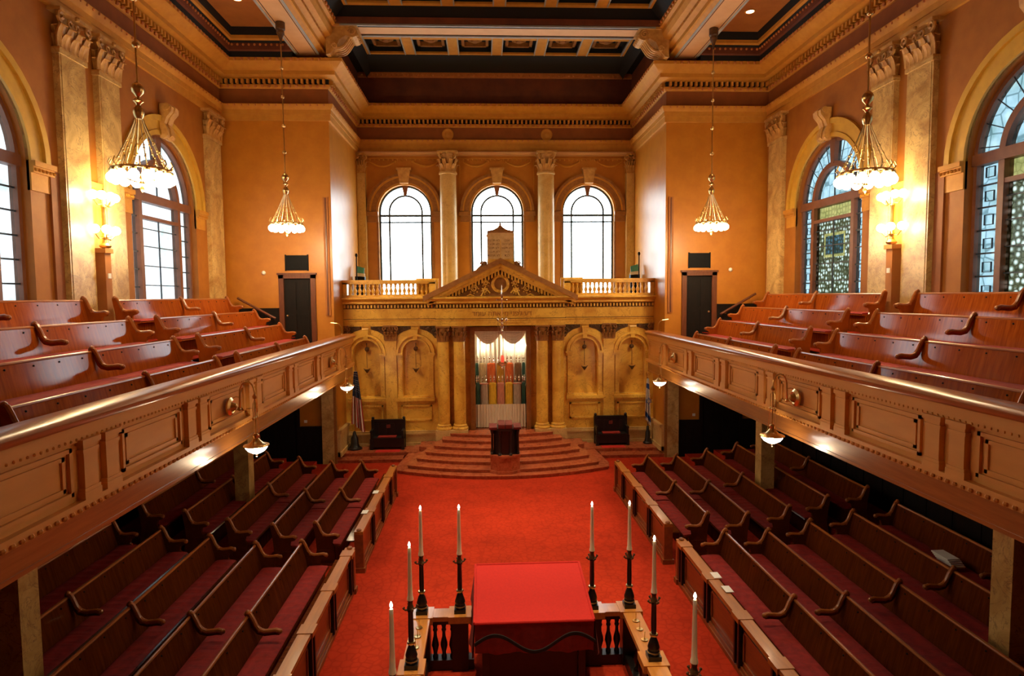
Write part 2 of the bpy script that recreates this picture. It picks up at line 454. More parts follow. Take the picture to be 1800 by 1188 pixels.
# side aisles: sunk panel
mb = MB()
for s in (-1, 1):
    mb.box(s*6.46, s*WX, REAR, SY, 13.98, 14.05, 0)
    mb.add([(s*6.47,REAR,13.30),(s*6.47,SY,13.30),(s*6.6,SY,13.98),(s*6.6,REAR,13.98)], [(0,1,2,3)], 2)
    pth = [(-8.44,REAR),(-8.44,20.4),(-6.5,20.4)] if s < 0 else [(6.5,20.4),(8.44,20.4),(8.44,REAR)]
    mb.sweep(pth, [(0,13.1),(-.02,13.30)], 1, caps=False)
    mb.sweep(pth, [(-.02,13.30),(.02,13.34),(.02,13.54)], 2, caps=False)
    mb.sweep(pth, [(.02,13.54),(.06,13.60)], 1, caps=False)
    mb.sweep(pth, [(.06,13.60),(.12,13.64),(.12,13.74)], 3, caps=False)
    mb.sweep(pth, [(.12,13.74),(.15,13.98)], 1, caps=False)
    for x, y, nx, ny, tx, ty in along(pth, .16):
        mb.ball((x+nx*.03, y+ny*.03, 13.49), .04, 6, 4, rings=4)
struct('ceiling_aisle', mb, [M['panel_brown'], M['navy'], M['upper_frieze'], M['gold'], M['egg']])
# cross beam between the hall ceiling and the alcove ceiling
mb = MB()
mb.box(-4.95, 4.95, 20.14, 20.93, 14.02, 14.06, 0)
for y in (20.10, 20.90): mb.box(-4.95, 4.95, y, y+.07, 13.99, 14.04, 1)
mb.box(-4.95, 4.95, 20.24, 20.26, 14.0, 14.03, 2); mb.box(-4.95, 4.95, 20.82, 20.84, 14.0, 14.03, 2)
mb.box(-5.1, 5.1, 20.08, 20.98, 14.06, 14.24, 3)
mb.box(-5.1, 5.1, 20.12, 20.95, 14.24, 14.8, 4)
struct('ceiling_cross_beam', mb, [M['pale'], M['greyline'], M['navy'], M['upper_frieze'], M['navy']])
# coffered panels
def coffers(mb, y0, y1, ny):
    z = 14.60
    mb.box(-5.1, 5.1, y0, y1, 14.92, 15.0, 0)
    xs = [-4.80 + 9.6*i/6 for i in range(7)]; ys = [y0 + (y1-y0)*i/ny for i in range(ny+1)]
    for i, x in enumerate(xs):
        w = .19 if 0 < i < 6 else .10
        mb.box(x-w, x+w, y0, y1, z, 14.67, 1); mb.box(x-w+.02, x+w-.02, y0, y1, 14.67, 14.92, 0)
        for e in (-w, w): mb.box(x+e-.02, x+e+.02, y0, y1, z-.02, z+.05, 2)
    for j, y in enumerate(ys):
        w = .17 if 0 < j < ny else .10
        mb.box(-4.9, 4.9, y-w, y+w, z+.002, 14.67, 1); mb.box(-4.9, 4.9, y-w+.02, y+w-.02, 14.67, 14.92, 0)
    for i in range(6):
        for j in range(ny):
            cx, cy = (xs[i]+xs[i+1])/2, (ys[j]+ys[j+1])/2
            hx, hy = (xs[1]-xs[0])/2-.36, (ys[1]-ys[0])/2-.34
            for a in (-1, 1):
                mb.box(cx+a*hx-.05, cx+a*hx+.05, cy-hy-.05, cy+hy+.05, 14.76, 14.92, 3)
                mb.box(cx-hx-.05, cx+hx+.05, cy+a*hy-.05, cy+a*hy+.05, 14.76, 14.92, 3)
            mb.lathe(cx, cy, [(.30,14.92),(.28,14.84),(.16,14.82),(.12,14.76),(.001,14.74)], 12, 3)
mb = MB(); coffers(mb, 21.0, 24.03, 2); coffers(mb, 2.0, 20.04, 11)
struct('ceiling', mb, [M['navy'], M['gold'], M['greyline'], M['ornament']])
mb = MB(); mb.box(-WX, WX, REAR, 2.0, 14.6, 15.0); mb.box(-WX-.1, WX+.1, REAR, BY+.1, 15.0, 15.1); struct('ceiling_rear', mb, M['panel_brown'])
# alcove: cove, egg band and dark upper frieze above the crown
mb = MB()
mb.add([(-5.1,24.05,14.6),(5.1,24.05,14.6),(5.5,25.45,14.42),(-5.5,25.45,14.42)], [(0,1,2,3)], 0)
mb.box(-5.5, 5.5, 25.40, 25.55, 14.24, 14.44, 1)
mb.box(-5.57, 5.57, 25.5, 25.62, 13.1, 14.24, 2)
for s in (-1, 1):
    mb.box(s*5.45, s*5.6, 20.95, 25.6, 13.1, 14.9, 3)
    mb.add([(s*4.8,20.95,14.62),(s*4.8,24.1,14.62),(s*5.45,25.5,14.40),(s*5.45,20.95,14.40)], [(0,1,2,3)], 0)
i = -5.3
while i < 5.31:
    mb.ball((i, 25.40, 14.33), .055, 6, 4, rings=4); i += .2
struct('trim_7', mb, [M['navy'], M['egg'], M['upper_frieze'], M['upper_frieze'], M['egg']])

# scroll consoles under the ends of the cross beam
def console(s, label):
    mb = MB()
    prof = [(5.40,13.14),(5.28,13.16),(5.10,13.36),(4.98,13.60),(4.78,13.72),(4.58,13.66),(4.46,13.70),(4.42,13.84),(4.50,13.96),(4.62,14.01),(5.40,14.01)]
    mb.prism([(s*x, 20.18, z) for x, z in prof], (0,.70,0))
    for y in (20.16, 20.90):
        for k, (cx, cz, r) in enumerate(((4.60,13.84,.13),(5.14,13.40,.09))):
            pts = [(s*(cx + r*(1-t/26)*math.cos(t*.5)), y, cz + r*(1-t/26)*math.sin(t*.5)) for t in range(25)]
            mb.tube(pts, .028, 6)
    for k in range(5):
        y = 20.25 + k*.14
        pts = [(s*(5.32-.84*t), y, 13.20 + .62*t**1.3 + .06*math.sin(t*9)) for t in [i/10 for i in range(11)]]
        mb.tube(pts, [.055*(1-.4*t/10) for t in range(11)], 6)
        mb.ball((s*4.44, y, 13.76), .055, 6)
    mb.box(s*4.42, s*5.40, 20.12, 20.95, 13.98, 14.05)
    tag(obj('scroll_console', mb, M['capital']), label, 'bracket')
console(-1, 'carved scroll bracket carrying the left end of the ceiling cross beam')
console(1, 'carved scroll bracket carrying the right end of the ceiling cross beam')

# ------------------------------------------------------------------ windows
def window_side(idx, mp, uc, right):
    hw, sill, spring = 1.70, 5.45, 8.2
    d = .22
    mb = MB(); C = MB()
    # brown timber frame: outer ring, inner ring, mullions, transoms, key bar
    arch_band(mb, mp, uc, hw-.09, hw, spring, d-.05, d+.10)
    for a in (-1, 1): bar(mb, mp, uc+a*hw, uc+a*(hw-.09), sill, spring, d-.05, d+.10)
    bar(mb, mp, uc-hw, uc+hw, sill, sill+.10, d-.05, d+.10)
    ri = 1.00
    arch_band(mb, mp, uc, ri-.07, ri+.07, spring, d-.07, d+.12)
    for a in (-1, 1): bar(mb, mp, uc+a*(ri-.07), uc+a*(ri+.07), sill, spring, d-.07, d+.12)
    bar(mb, mp, uc-hw, uc+hw, spring-.12, spring+.10, d-.09, d+.12)
    bar(mb, mp, uc-ri, uc+ri, spring-.56, spring-.47, d-.06, d+.10)
    k = [mp(uc-.07,spring+ri,d-.09), mp(uc+.07,spring+ri,d-.09), mp(uc+.14,spring+hw,d-.09), mp(uc-.14,spring+hw,d-.09)]
    v = Vector(mp(0,0,.2)) - Vector(mp(0,0,0)); mb.prism(k, v)
    fr = struct('window_%d' % idx, mb, M['mullion'])
    # lead cames
    bar(C, mp, uc-.014, uc+.014, sill, spring-.5, d+.0, d+.03)
    for z in (5.95, 6.45, 6.95, 7.4): bar(C, mp, uc-ri, uc+ri, z-.012, z+.012, d, d+.03)
    bar(C, mp, uc-.012, uc+.012, spring, spring+ri, d, d+.03)
    for a in (-1, 1):
        for z in (5.9,6.35,6.8,7.25,7.68): bar(C, mp, uc+a*ri, uc+a*hw, z-.016, z+.016, d, d+.03)
    if right:
        for a in (-1, 1):
            for q in range(6):
                z = 5.62 + q*.46; u = uc+a*1.34
                for dz in (-.12, .12): bar(C, mp, u-.10, u+.10, z+dz*.8-.006, z+dz*.8+.006, d, d+.03)
                for du in (-.13, .13): bar(C, mp, u+du*.8-.006, u+du*.8+.006, z-.10, z+.10, d, d+.03)
        for q in range(11):
            a = PI*(q+.5)/11
            for r0 in (1.07,):
                p = [mp(uc-math.cos(a)*r0, spring+math.sin(a)*r0, d), mp(uc-math.cos(a)*1.62, spring+math.sin(a)*1.62, d+.0)]
                C.tube(p, .012, 5)
    obj('lead_came', C, M['came'], fr)
    # panes
    G = MB()
    n = 24
    ap = arc_pts(uc, ri, spring, n)
    G.add([mp(u,z,d+.04) for u, z in ap], [tuple(range(n+1))], 1 if right else 0)
    bar_q = lambda u0,u1,z0,z1,m,dd=.04: G.add([mp(u0,z0,d+dd),mp(u1,z0,d+dd),mp(u1,z1,d+dd),mp(u0,z1,d+dd)], [(0,1,2,3)], m)
    if right:
        bar_q(uc-ri, uc+ri, spring-.5, spring, 2)
        for a, b, c_, e in ((-ri,ri,sill,6.62),(-ri,ri,7.30,spring-.5),(-ri,-.52,6.62,7.30),(.52,ri,6.62,7.30)): bar_q(uc+a, uc+b, c_, e, 0)
        for a, b, c_, e in ((-.52,.52,6.62,6.70),(-.52,.52,7.22,7.30),(-.52,-.45,6.70,7.22),(.45,.52,6.70,7.22)): bar_q(uc+a, uc+b, c_, e, 2)
        bar_q(uc-.45, uc+.45, 6.70, 7.22, 3)
    else:
        bar_q(uc-ri, uc+ri, sill, spring, 0)
    for a in (-1, 1): bar_q(uc+a*ri, uc+a*hw, sill, spring, 1)
    A = [PI*i/n for i in range(n+1)]
    G.strip([mp(uc-ri*math.cos(a), spring+ri*math.sin(a), d+.04) for a in A], [mp(uc-hw*math.cos(a), spring+hw*math.sin(a), d+.04) for a in A], 1)
    gm = [M['glass_right'], M['glass_border'], M['glass_yellow'], M['glass_blue']] if right else [M['glass_left'], M['glass_left'], M['glass_left'], M['glass_left']]
    obj('glass_pane', G, gm, fr)
    # surrounding archivolt, impost band and keystone
    T = MB()
    for r0, r1, p in ((1.70,1.82,-.05),(1.82,2.06,-.02),(2.06,2.20,-.08)): arch_band(T, mp, uc, r0, r1, spring, p, .05)
    struct('trim_%d' % (20+idx), T, M['gold_yellow'])
    T = MB()
    for a in (-1, 1):
        bar(T, mp, uc+a*1.70, uc+a*2.30, spring-.10, spring, -.12, .05); bar(T, mp, uc+a*1.70, uc+a*2.28, spring-.22, spring-.10, -.08, .05)
        bar(T, mp, uc+a*1.70, uc+a*2.24, spring-.55, spring-.22, -.03, .05)
        for q in range(6):
            u = uc+a*(1.75+q*.1); b = mp(u, spring-.16, -.09); T.ball(b, .035, 6, rings=4)
    struct('trim_%d' % (30+idx), T, M['gold'])
    K = MB()
    prof = [(-.02,spring+1.62),(-.10,spring+1.60),(-.22,spring+1.70),(-.20,spring+1.86),(-.14,spring+2.0),(-.20,spring+2.16),(-.32,spring+2.30),(-.34,spring+2.42),(-.24,spring+2.50),(-.02,spring+2.50)]
    for k0 in range(3):
        u = uc-.20+k0*.14
        K.prism([mp(u, z, p if k0 != 1 else p-.03) for p, z in prof], Vector(mp(.13,0,0))-Vector(mp(0,0,0)))
    K.tube([mp(uc-.24, spring+2.42, -.22), mp(uc+.24, spring+2.42, -.22)], .09, 8); K.tube([mp(uc-.22, spring+1.68, -.14), mp(uc+.22, spring+1.68, -.14)], .06, 8)
    struct('trim_%d' % (40+idx), K, M['capital'])
window_side(1, mpL, 10.52, False); window_side(2, mpL, 17.28, False)
window_side(3, mpR, 10.52, True); window_side(4, mpR, 17.28, True)

def window_back(idx, uc):
    mp = mpB; hw, sill, spring = 1.06, 5.7, 9.02; d = .22
    mb = MB()
    arch_band(mb, mp, uc, hw-.07, hw, spring, d-.03, d+.06)
    for a in (-1, 1): bar(mb, mp, uc+a*hw, uc+a*(hw-.07), sill, spring, d-.03, d+.06)
    ri = .66
    arch_band(mb, mp, uc, ri-.036, ri+.036, spring, d, d+.05)
    for a in (-1, 1): bar(mb, mp, uc+a*(ri-.036), uc+a*(ri+.036), sill, spring, d, d+.05)
    bar(mb, mp, uc-hw, uc+hw, spring-.185, spring-.10, d-.02, d+.05)
    bar(mb, mp, uc-hw, uc+hw, spring-.435, spring-.38, d, d+.05)
    for a in (-1, 1):
        for z in (6.3, 7.1, 7.85): bar(mb, mp, uc+a*hw, uc+a*(hw-.07), z-.03, z+.03, d-.01, d+.05)
    fr = struct('window_%d' % idx, mb, M['came'])
    K = MB(); k = [mp(uc-.05,spring+ri,d-.06), mp(uc+.05,spring+ri,d-.06), mp(uc+.13,spring+hw,d-.06), mp(uc-.13,spring+hw,d-.06)]
    K.prism(k, (0,.1,0)); obj('key_bar', K, M['mullion'], fr)
    G = MB(); ap = arc_pts(uc, hw, spring, 24); pts = [(uc-hw, sill)] + ap + [(uc+hw, sill)]
    G.add([mp(u,z,d+.03) for u, z in pts], [tuple(range(len(pts)))], 0)
    obj('glass_pane', G, M['glass_clear'], fr)
    T = MB()
    for r0, r1, p, mi in ((1.06,1.14,-.05,1),(1.14,1.34,-.08,0),(1.34,1.40,-.14,1),(1.40,1.50,-.18,0)): arch_band(T, mp, uc, r0, r1, spring, p, .03, mi)
    for a in (-1, 1):
        bar(T, mp, uc+a*1.06, uc+a*1.56, spring-.18, spring-.02, -.16, .03); bar(T, mp, uc+a*1.06, uc+a*1.5, spring-.42, spring-.18, -.10, .03)
        bar(T, mp, uc+a*1.06, uc+a*1.14, sill, spring-.2, -.03, .05)
    struct('trim_%d' % (20+idx), T, [M['ornament'], M['gold']])
    # keystone, frame lines and swag garlands in the field above
    K = MB()
    K.prism([mp(uc-.17,spring+1.10,-.2), mp(uc+.17,spring+1.10,-.2), mp(uc+.25,spring+1.62,-.24), mp(uc-.25,spring+1.62,-.24)], (0,.26,0))
    K.box(uc-.29, uc+.29, BY-.27, BY, spring+1.62, spring+1.70)
    struct('trim_%d' % (30+idx), K, M['capital'])
    S = MB()
    for a in (-1, 1):
        for x0, x1 in ((.36,1.36),):
            pts = [(uc+a*(x0+(x1-x0)*t), BY-.06, 10.98-.18*math.sin(PI*t)) for t in [i/10 for i in range(11)]]
            S.tube(pts, [.02+.03*math.sin(PI*i/10) for i in range(11)], 6)
            S.ball((uc+a*x0, BY-.06, 10.99), .05, 6)
        bar(S, mp, uc+a*1.48, uc+a*1.52, spring+.7, 11.05, -.03, .02)
    for i in range(16): S.ball((uc-1.35+.18*i, BY-.05, 11.06), .04, 6, rings=4)
    bar(S, mp, uc-1.52, uc+1.52, 11.10, 11.14, -.05, .02)
    struct('trim_%d' % (40+idx), S, M['gold'])
for i, x in enumerate(BWX): window_back(5+i, x)
# pale strip under the alcove architrave, its lit look put into the colour
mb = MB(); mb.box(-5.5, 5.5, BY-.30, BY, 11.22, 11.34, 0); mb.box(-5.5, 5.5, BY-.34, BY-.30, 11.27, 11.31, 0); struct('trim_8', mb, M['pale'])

# ------------------------------------------------------------------ Corinthian capitals, columns, pilasters
def leaf(mb, base, out, tang, w, h, curl, m=0):
    """acanthus leaf rising from base, bending along out"""
    b = Vector(base); o = Vector(out); t = Vector(tang)
    F = []; B = []
    for i in range(6):
        s_ = i/5.0
        zz = h*(s_ if s_ < .8 else .8 + (s_-.8)*(-.4)); oo = .02 + curl*s_**2.6; ww = w*(.75+.5*s_-.95*s_**3)
        ww = max(ww, .15*w)
        F.append([b + o*(oo+(.02 if q == 0 else 0)) + t*(q*ww) + Vector((0,0,zz)) for q in (-1,-.5,0,.5,1)])
        B.append([b + o*(oo-.03) + t*(q*ww) + Vector((0,0,zz)) for q in (-1,-.5,0,.5,1)])
    vs = [p for r in F for p in r] + [p for r in B for p in r]
    fs = []
    for i in range(5):
        for q in range(4):
            a = i*5+q; fs.append((a, a+1, a+6, a+5)); c = 30+a; fs.append((c, c+5, c+6, c+1))
        fs.append((i*5, i*5+5, 30+i*5+5, 30+i*5)); fs.append((i*5+4, 30+i*5+4, 30+i*5+9, i*5+9))
    fs.append((25,26,27,28,29,59,58,57,56,55))
    mb.add(vs, fs, m)

def cap_round(mb, cx, cy, z0, h, r, m=0):
    mb.lathe(cx, cy, [(r*1.12,0),(r*1.12,.05*h),(r*.86,.07*h),(r*.84,.55*h),(r*1.10,.88*h)], 16, m, z=z0)
    for ring, (zz, hh, nn, off) in enumerate(((.05,.42,8,0),(.08,.70,8,.5))):
        for i in range(nn):
            a = 2*PI*(i+off)/nn; o = (math.cos(a), math.sin(a), 0); t = (-math.sin(a), math.cos(a), 0)
            leaf(mb, (cx+o[0]*r*.92, cy+o[1]*r*.92, z0+zz*h), o, t, r*.32, hh*h, r*.50, m)
    for i in range(4):
        a = PI/4 + i*PI/2; o = Vector((math.cos(a), math.sin(a), 0))
        pts = []
        for k in range(13):
            th = -PI/2 + k*.62; rr = .14*h*(1-k/16)
            pts.append(Vector((cx, cy, z0+.80*h)) + o*(r*1.12 + rr*math.cos(th)) + Vector((0,0,rr*math.sin(th))))
        mb.tube(pts, .045*h, 6, m)
        mb.ball((cx+math.cos(i*PI/2)*r*1.15, cy+math.sin(i*PI/2)*r*1.15, z0+.90*h), .08*h, 6, m)
    w = r*1.28
    mb.box(cx-w, cx+w, cy-w, cy+w, z0+.90*h, z0+h, m)

def cap_flat(mb, mp, uc, w, z0, h, proj, m=0):
    """pilaster capital; mp(u,z,d) with d negative towards the room"""
    hw = w/2
    bar(mb, mp, uc-hw*1.06, uc+hw*1.06, z0, z0+.05*h, -proj-.03, 0, m)
    bar(mb, mp, uc-hw*.78, uc+hw*.78, z0+.05*h, z0+.9*h, -proj*.75, 0, m)
    o = (Vector(mp(0,0,-1)) - Vector(mp(0,0,0))); t = (Vector(mp(1,0,0)) - Vector(mp(0,0,0)))
    for zz, hh, us in ((.05,.42,(-.66,-.0,.66)),(.06,.68,(-.95,-.33,.33,.95))):
        for u in us: leaf(mb, mp(uc+u*hw, z0+zz*h, -proj), o, t, hw*.27, hh*h, .20*h, m)
    for sd in (-1, 1):
        for zz, hh in ((.05,.42),(.06,.68)): leaf(mb, mp(uc+sd*hw*.82, z0+zz*h, -proj*.6), t*sd, o, hw*.25, hh*h, .16*h, m)
        pts = []
        for k in range(12):
            th = -PI/2 + k*.62; rr = .14*h*(1-k/15)
            pts.append(Vector(mp(uc+sd*(hw*1.0+rr*math.cos(th)), z0+.80*h+rr*math.sin(th), -proj-.07)))
        mb.tube(pts, .05*h, 6, m)
        pts = []
        for k in range(10):
            th = PI*1.5 - k*.62; rr = .10*h*(1-k/14)
            pts.append(Vector(mp(uc+sd*(hw*.25-rr*math.cos(th)), z0+.76*h+rr*math.sin(th), -proj-.05)))
        mb.tube(pts, .035*h, 6, m)
    bar(mb, mp, uc-hw*1.22, uc+hw*1.22, z0+.91*h, z0+h, -proj-.12, 0, m)
    mb.ball(mp(uc, z0+.93*h, -proj-.13), .07*h, 6, m)

def pilaster(mp, uc, w, label, zb=4.3):
    root = thing('marble_pilaster', label, 'pilaster', mp(uc, zb, 0), 'side wall pilasters')
    mb = MB(); bar(mb, mp, uc-w/2, uc+w/2, zb, 10.55, -.13, 0); bar(mb, mp, uc-w/2+.05, uc+w/2-.05, zb, 10.5, -.14, 0)
    bar(mb, mp, uc-w/2-.03, uc+w/2+.03, 10.46, 10.54, -.17, 0)
    obj('shaft', mb, M['marble_side'], root)
    mb = MB(); cap_flat(mb, mp, uc, w, 10.54, .78, .14); obj('capital', mb, M['capital'], root)
for mp, sd in ((mpL,'left'), (mpR,'right')):
    pilaster(mp, 20.16, .95, 'marble pilaster in the far corner of the %s wall beside the end wall' % sd)
    pilaster(mp, 14.70, .78, 'marble pilaster of the %s wall pair, the one nearer the ark' % sd)
    pilaster(mp, 13.45, .82, 'marble pilaster of the %s wall pair, the one nearer the viewer' % sd)
    # the narrow gap behind the sconce and the thin vertical edge beside the pair
    mb = MB(); bar(mb, mp, 13.9, 14.28, 4.3, 8.0, -.05, 0); bar(mb, mp, 13.88, 14.30, 8.0, 8.12, -.09, 0)
    struct('trim_%d' % (50 if sd == 'left' else 51), mb, M['gold_yellow'])
    mb = MB(); bar(mb, mp, 12.72, 12.98, 4.3, 8.1, -.05, 0); struct('trim_%d' % (52 if sd == 'left' else 53), mb, M['plaster_red'])

for x, w in ((-1.95,'left'), (1.95,'right')):
    root = thing('window_column', 'round marble column between the tall end windows, %s of the middle window' % w, 'column', (x, 25.2, 5.5), 'end window columns')
    mb = MB(); mb.box(x-.42, x+.42, 24.85, 25.6, 5.45, 5.75); mb.lathe(x, 25.22, [(.40,5.75),(.42,5.82),(.38,5.88),(.34,5.92),(.335,6.2),(.335,8.0),(.32,10.40),(.36,10.42),(.36,10.47),(.32,10.50)], 24)
    obj('shaft', mb, M['marble_pale'], root)
    mb = MB(); cap_round(mb, x, 25.22, 10.48, .80, .31); obj('capital', mb, M['capital'], root)
for s, w in ((-1,'left'), (1,'right')):
    root = thing('corner_pilaster', 'slim marble pilaster in the %s corner of the window alcove' % w, 'pilaster', (s*5.4, 25.5, 5.5), 'alcove corner pilasters')
    mb = MB(); mb.box(s*5.24, s*5.56, 25.35, 25.6, 5.45, 10.5); obj('shaft', mb, M['marble_pale'], root)
    mb = MB(); cap_flat(mb, lambda u, z, d: (u, 25.6+d, z), s*5.40, .30, 10.5, .78, .25); obj('capital', mb, M['capital'], root)

# ------------------------------------------------------------------ the marble ark wall
ark = thing('ark_wall', 'golden marble ark wall with paired columns, arches, pediment and balustrade', 'ark', (0, 22.5, 0))
WY = 22.5
mpW = lambda u, z, d: (u, WY + d, z)
mb = MB()
NI = [-4.81, -3.06, 3.06, 4.81]
for ops, u0, u1 in (([(-4.81,.47,2.0,3.58),(-3.06,.47,2.0,3.58)], -RX, -2.28), ([(3.06,.47,2.0,3.58),(4.81,.47,2.0,3.58)], 2.28, RX)):
    wall_arched(mb, mpW, u0, u1, .7, 4.75, ops, .24)
for x in NI: bar(mb, mpW, x-.5, x+.5, 1.9, 4.2, .22, .26)
obj('wing_wall', mb, M['marble'], ark)
mb = MB()
for s in (-1, 1):
    bar(mb, mpW, s*2.28, s*RX, .12, .62, -.06, .05); bar(mb, mpW, s*2.28, s*RX, .62, .68, -.12, .05); bar(mb, mpW, s*2.28, s*RX, .68, .75, -.09, .05)
    bar(mb, mpW, s*2.28, s*RX, .2, .32, -.12, .05)
obj('dado', mb, M['marble_pale'], ark)
for x in NI:
    mb = MB()
    for r0, r1, p in ((.47,.53,-.07),(.53,.61,-.02),(.61,.68,-.13)): arch_band(mb, mpW, x, r0, r1, 3.58, p, .02, n=18)
    for a in (-1, 1):
        bar(mb, mpW, x+a*.46, x+a*.71, 3.50, 3.58, -.15, .02); bar(mb, mpW, x+a*.47, x+a*.67, 3.42, 3.50, -.09, .02)
        bar(mb, mpW, x+a*.49, x+a*.63, 2.0, 3.44, -.06, .02); bar(mb, mpW, x+a*.47, x+a*.66, 1.94, 2.06, -.09, .02)
    bar(mb, mpW, x-.68, x+.68, 1.84, 1.96, -.13, .02); bar(mb, mpW, x-.68, x+.68, 1.76, 1.84, -.06, .02)
    mb.prism([mpW(x-.07,4.05,-.1), mpW(x+.07,4.05,-.1), mpW(x+.11,4.48,-.16), mpW(x-.11,4.48,-.16)], (0,.16,0))
    mb.tube([mpW(x-.12,4.45,-.12), mpW(x+.12,4.45,-.12)], .05, 8)
    # framed panel below
    for z in (1.14, 1.66): bar(mb, mpW, x-.55, x+.55, z-.03, z+.03, -.06, .02)
    for a in (-1, 1): bar(mb, mpW, x+a*.55, x+a*.49, 1.11, 1.69, -.06, .02)
    obj('blind_arch', mb, M['marble'], ark)
    mb = MB()  # carved relief in the spandrels
    for a in (-1, 1):
        mb.prism([mpW(x+a*.16,4.545,0), mpW(x+a*.86,4.545,0), mpW(x+a*.86,4.12,0), mpW(x+a*.70,4.10,0), mpW(x+a*.60,4.24,0), mpW(x+a*.42,4.36,0), mpW(x+a*.16,4.44,0)], (0,-.02,0))
        for cu, cz, cr in ((.28,4.47,.06),(.48,4.43,.085),(.70,4.34,.12)):
            mb.tube([mpW(x+a*(cu + cr*(1-t/24)*math.cos(t*.6)), cz + cr*.9*(1-t/24)*math.sin(t*.6), -.04) for t in range(20)], .022, 6)
        for k in range(5):
            mb.ball(mpW(x+a*(.24+.13*k), 4.51-.01*k, -.04), .035, 6)
    obj('spandrel_carving', mb, M['bronze'], ark)
for s in (-1, 1):
    for uc, w in ((3.94,.40), (5.50,.14)):
        mb = MB(); bar(mb, mpW, s*uc-w/2, s*uc+w/2, 1.05, 4.1, -.07, .02); bar(mb, mpW, s*uc-w/2-.03, s*uc+w/2+.03, 1.0, 1.12, -.10, .02)
        p = obj('pilaster', mb, M['marble'], ark)
        mb = MB(); cap_flat(mb, mpW, s*uc, w, 4.02, .56, .07); obj('capital', mb, M['ornament'], p)
# entablature of the wings and the projecting centre
EP = [(-RX,22.42),(-2.28,22.42),(-2.28,21.98),(2.28,21.98),(2.28,22.42),(RX,22.42)]
mb = MB()
mb.sweep(EP, [(-.3,4.55),(0,4.55),(0,4.64),(.025,4.64),(.025,4.72),(.06,4.76),(.06,4.79),(0,4.79),(0,5.17),(.0,5.17)], caps=False)
obj('entablature', mb, M['marble'], ark)
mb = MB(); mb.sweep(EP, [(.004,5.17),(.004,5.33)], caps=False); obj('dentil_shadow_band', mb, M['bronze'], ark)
mb = MB()
for x, y, nx, ny, tx, ty in along(EP, .115, .05): oriented_box(mb, x, y, nx, ny, tx, ty, .0, .09, .028, 5.20, 5.31)
obj('dentils', mb, M['marble'], ark)
mb = MB(); mb.sweep(EP, [(0,5.32),(.16,5.34),(.20,5.36),(.20,5.42),(.30,5.47),(.38,5.52),(.38,5.57),(.0,5.60)], caps=False)
mb.box(-RX, RX, 22.42, BY, 5.40, 5.50)
obj('cornice', mb, M['marble'], ark)
# thin dark string between architrave and frieze
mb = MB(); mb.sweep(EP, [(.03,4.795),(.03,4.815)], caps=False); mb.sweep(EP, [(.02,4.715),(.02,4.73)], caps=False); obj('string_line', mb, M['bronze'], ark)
# pediment: sloping cornice, dentils, tympanum with carved wreath
TX, TZ, AZ, FY = 2.66, 5.52, 6.80, 21.98
mb = MB()
sl = (AZ-TZ)/TX
def rake(a, x0, x1, za, zb, y0, y1, m=0):
    mb.prism([(a*x0, y0, AZ-sl*x0+za), (a*x1, y0, AZ-sl*x1+za), (a*x1, y0, AZ-sl*x1+zb), (a*x0, y0, AZ-sl*x0+zb)], (0, y1-y0, 0), m)
for a in (-1, 1):
    rake(a, 0, TX, -.10, .03, FY-.38, WY); rake(a, 0, TX-.04, -.20, -.10, FY-.30, WY)
    rake(a, 0, TX-.1, -.30, -.20, FY-.20, WY)
obj('pediment', mb, M['marble'], ark)
mb = MB()
for a in (-1, 1): rake(a, 0, TX+.02, -.08, .10, FY-.42, WY)
obj('pediment_edge', mb, M['ornament'], ark)
mb = MB()
for a in (-1, 1):
    k = .06
    while k < TX-.42:
        z = AZ-sl*k-.30; mb.prism([(a*(k-.032), FY-.12, z-.13-.0), (a*(k+.032), FY-.12, z-.13-sl*.06), (a*(k+.032), FY-.12, z+.02-sl*.06), (a*(k-.032), FY-.12, z+.02)], (0,.12,0)); k += .115
obj('pediment_dentils', mb, M['marble'], ark)
mb = MB()
for a in (-1, 1): rake(a, 0, TX-.30, -.46, -.30, FY-.012, FY+.05)  # dark backing paints in the shade between the pediment dentils
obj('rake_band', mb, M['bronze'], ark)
mb = MB(); mb.prism([(-TX+.1, FY+.06, TZ+.05), (TX-.1, FY+.06, TZ+.05), (0, FY+.06, AZ-.30)], (0,.3,0)); ty = obj('tympanum', mb, M['ornament'], ark)
mb = MB()
ring = [(.27*math.cos(t*PI/16), FY-.0, 6.02+.27*math.sin(t*PI/16)) for t in range(33)]
mb.tube(ring, .055, 8)
for t in range(16): mb.ball((.27*math.cos(t*PI/8), FY-.05, 6.02+.27*math.sin(t*PI/8)), .04, 6)
for a in (-1, 1):
    mb.tube([(a*(.36+.10*k), FY, 5.70+.10*math.sin(k*1.1)+.02*k*(1 if k < 3 else -1)) for k in range(14)], .03, 6)
    for cx, cz, r in ((.93,5.86,.13),(1.45,5.74,.08),(.52,6.05,.10),(.55,5.78,.09)):
        mb.tube([(a*cx + r*(1-t/24)*math.cos(t*.6), FY, cz + r*(1-t/24)*math.sin(t*.6)) for t in range(20)], .024, 6)
        for q in range(8): mb.ball((a*cx + r*1.25*math.cos(q*PI/4), FY+.02, cz + r*1.25*math.sin(q*PI/4)), .028, 6, rings=4)
obj('wreath_carving', mb, M['marble'], ty)
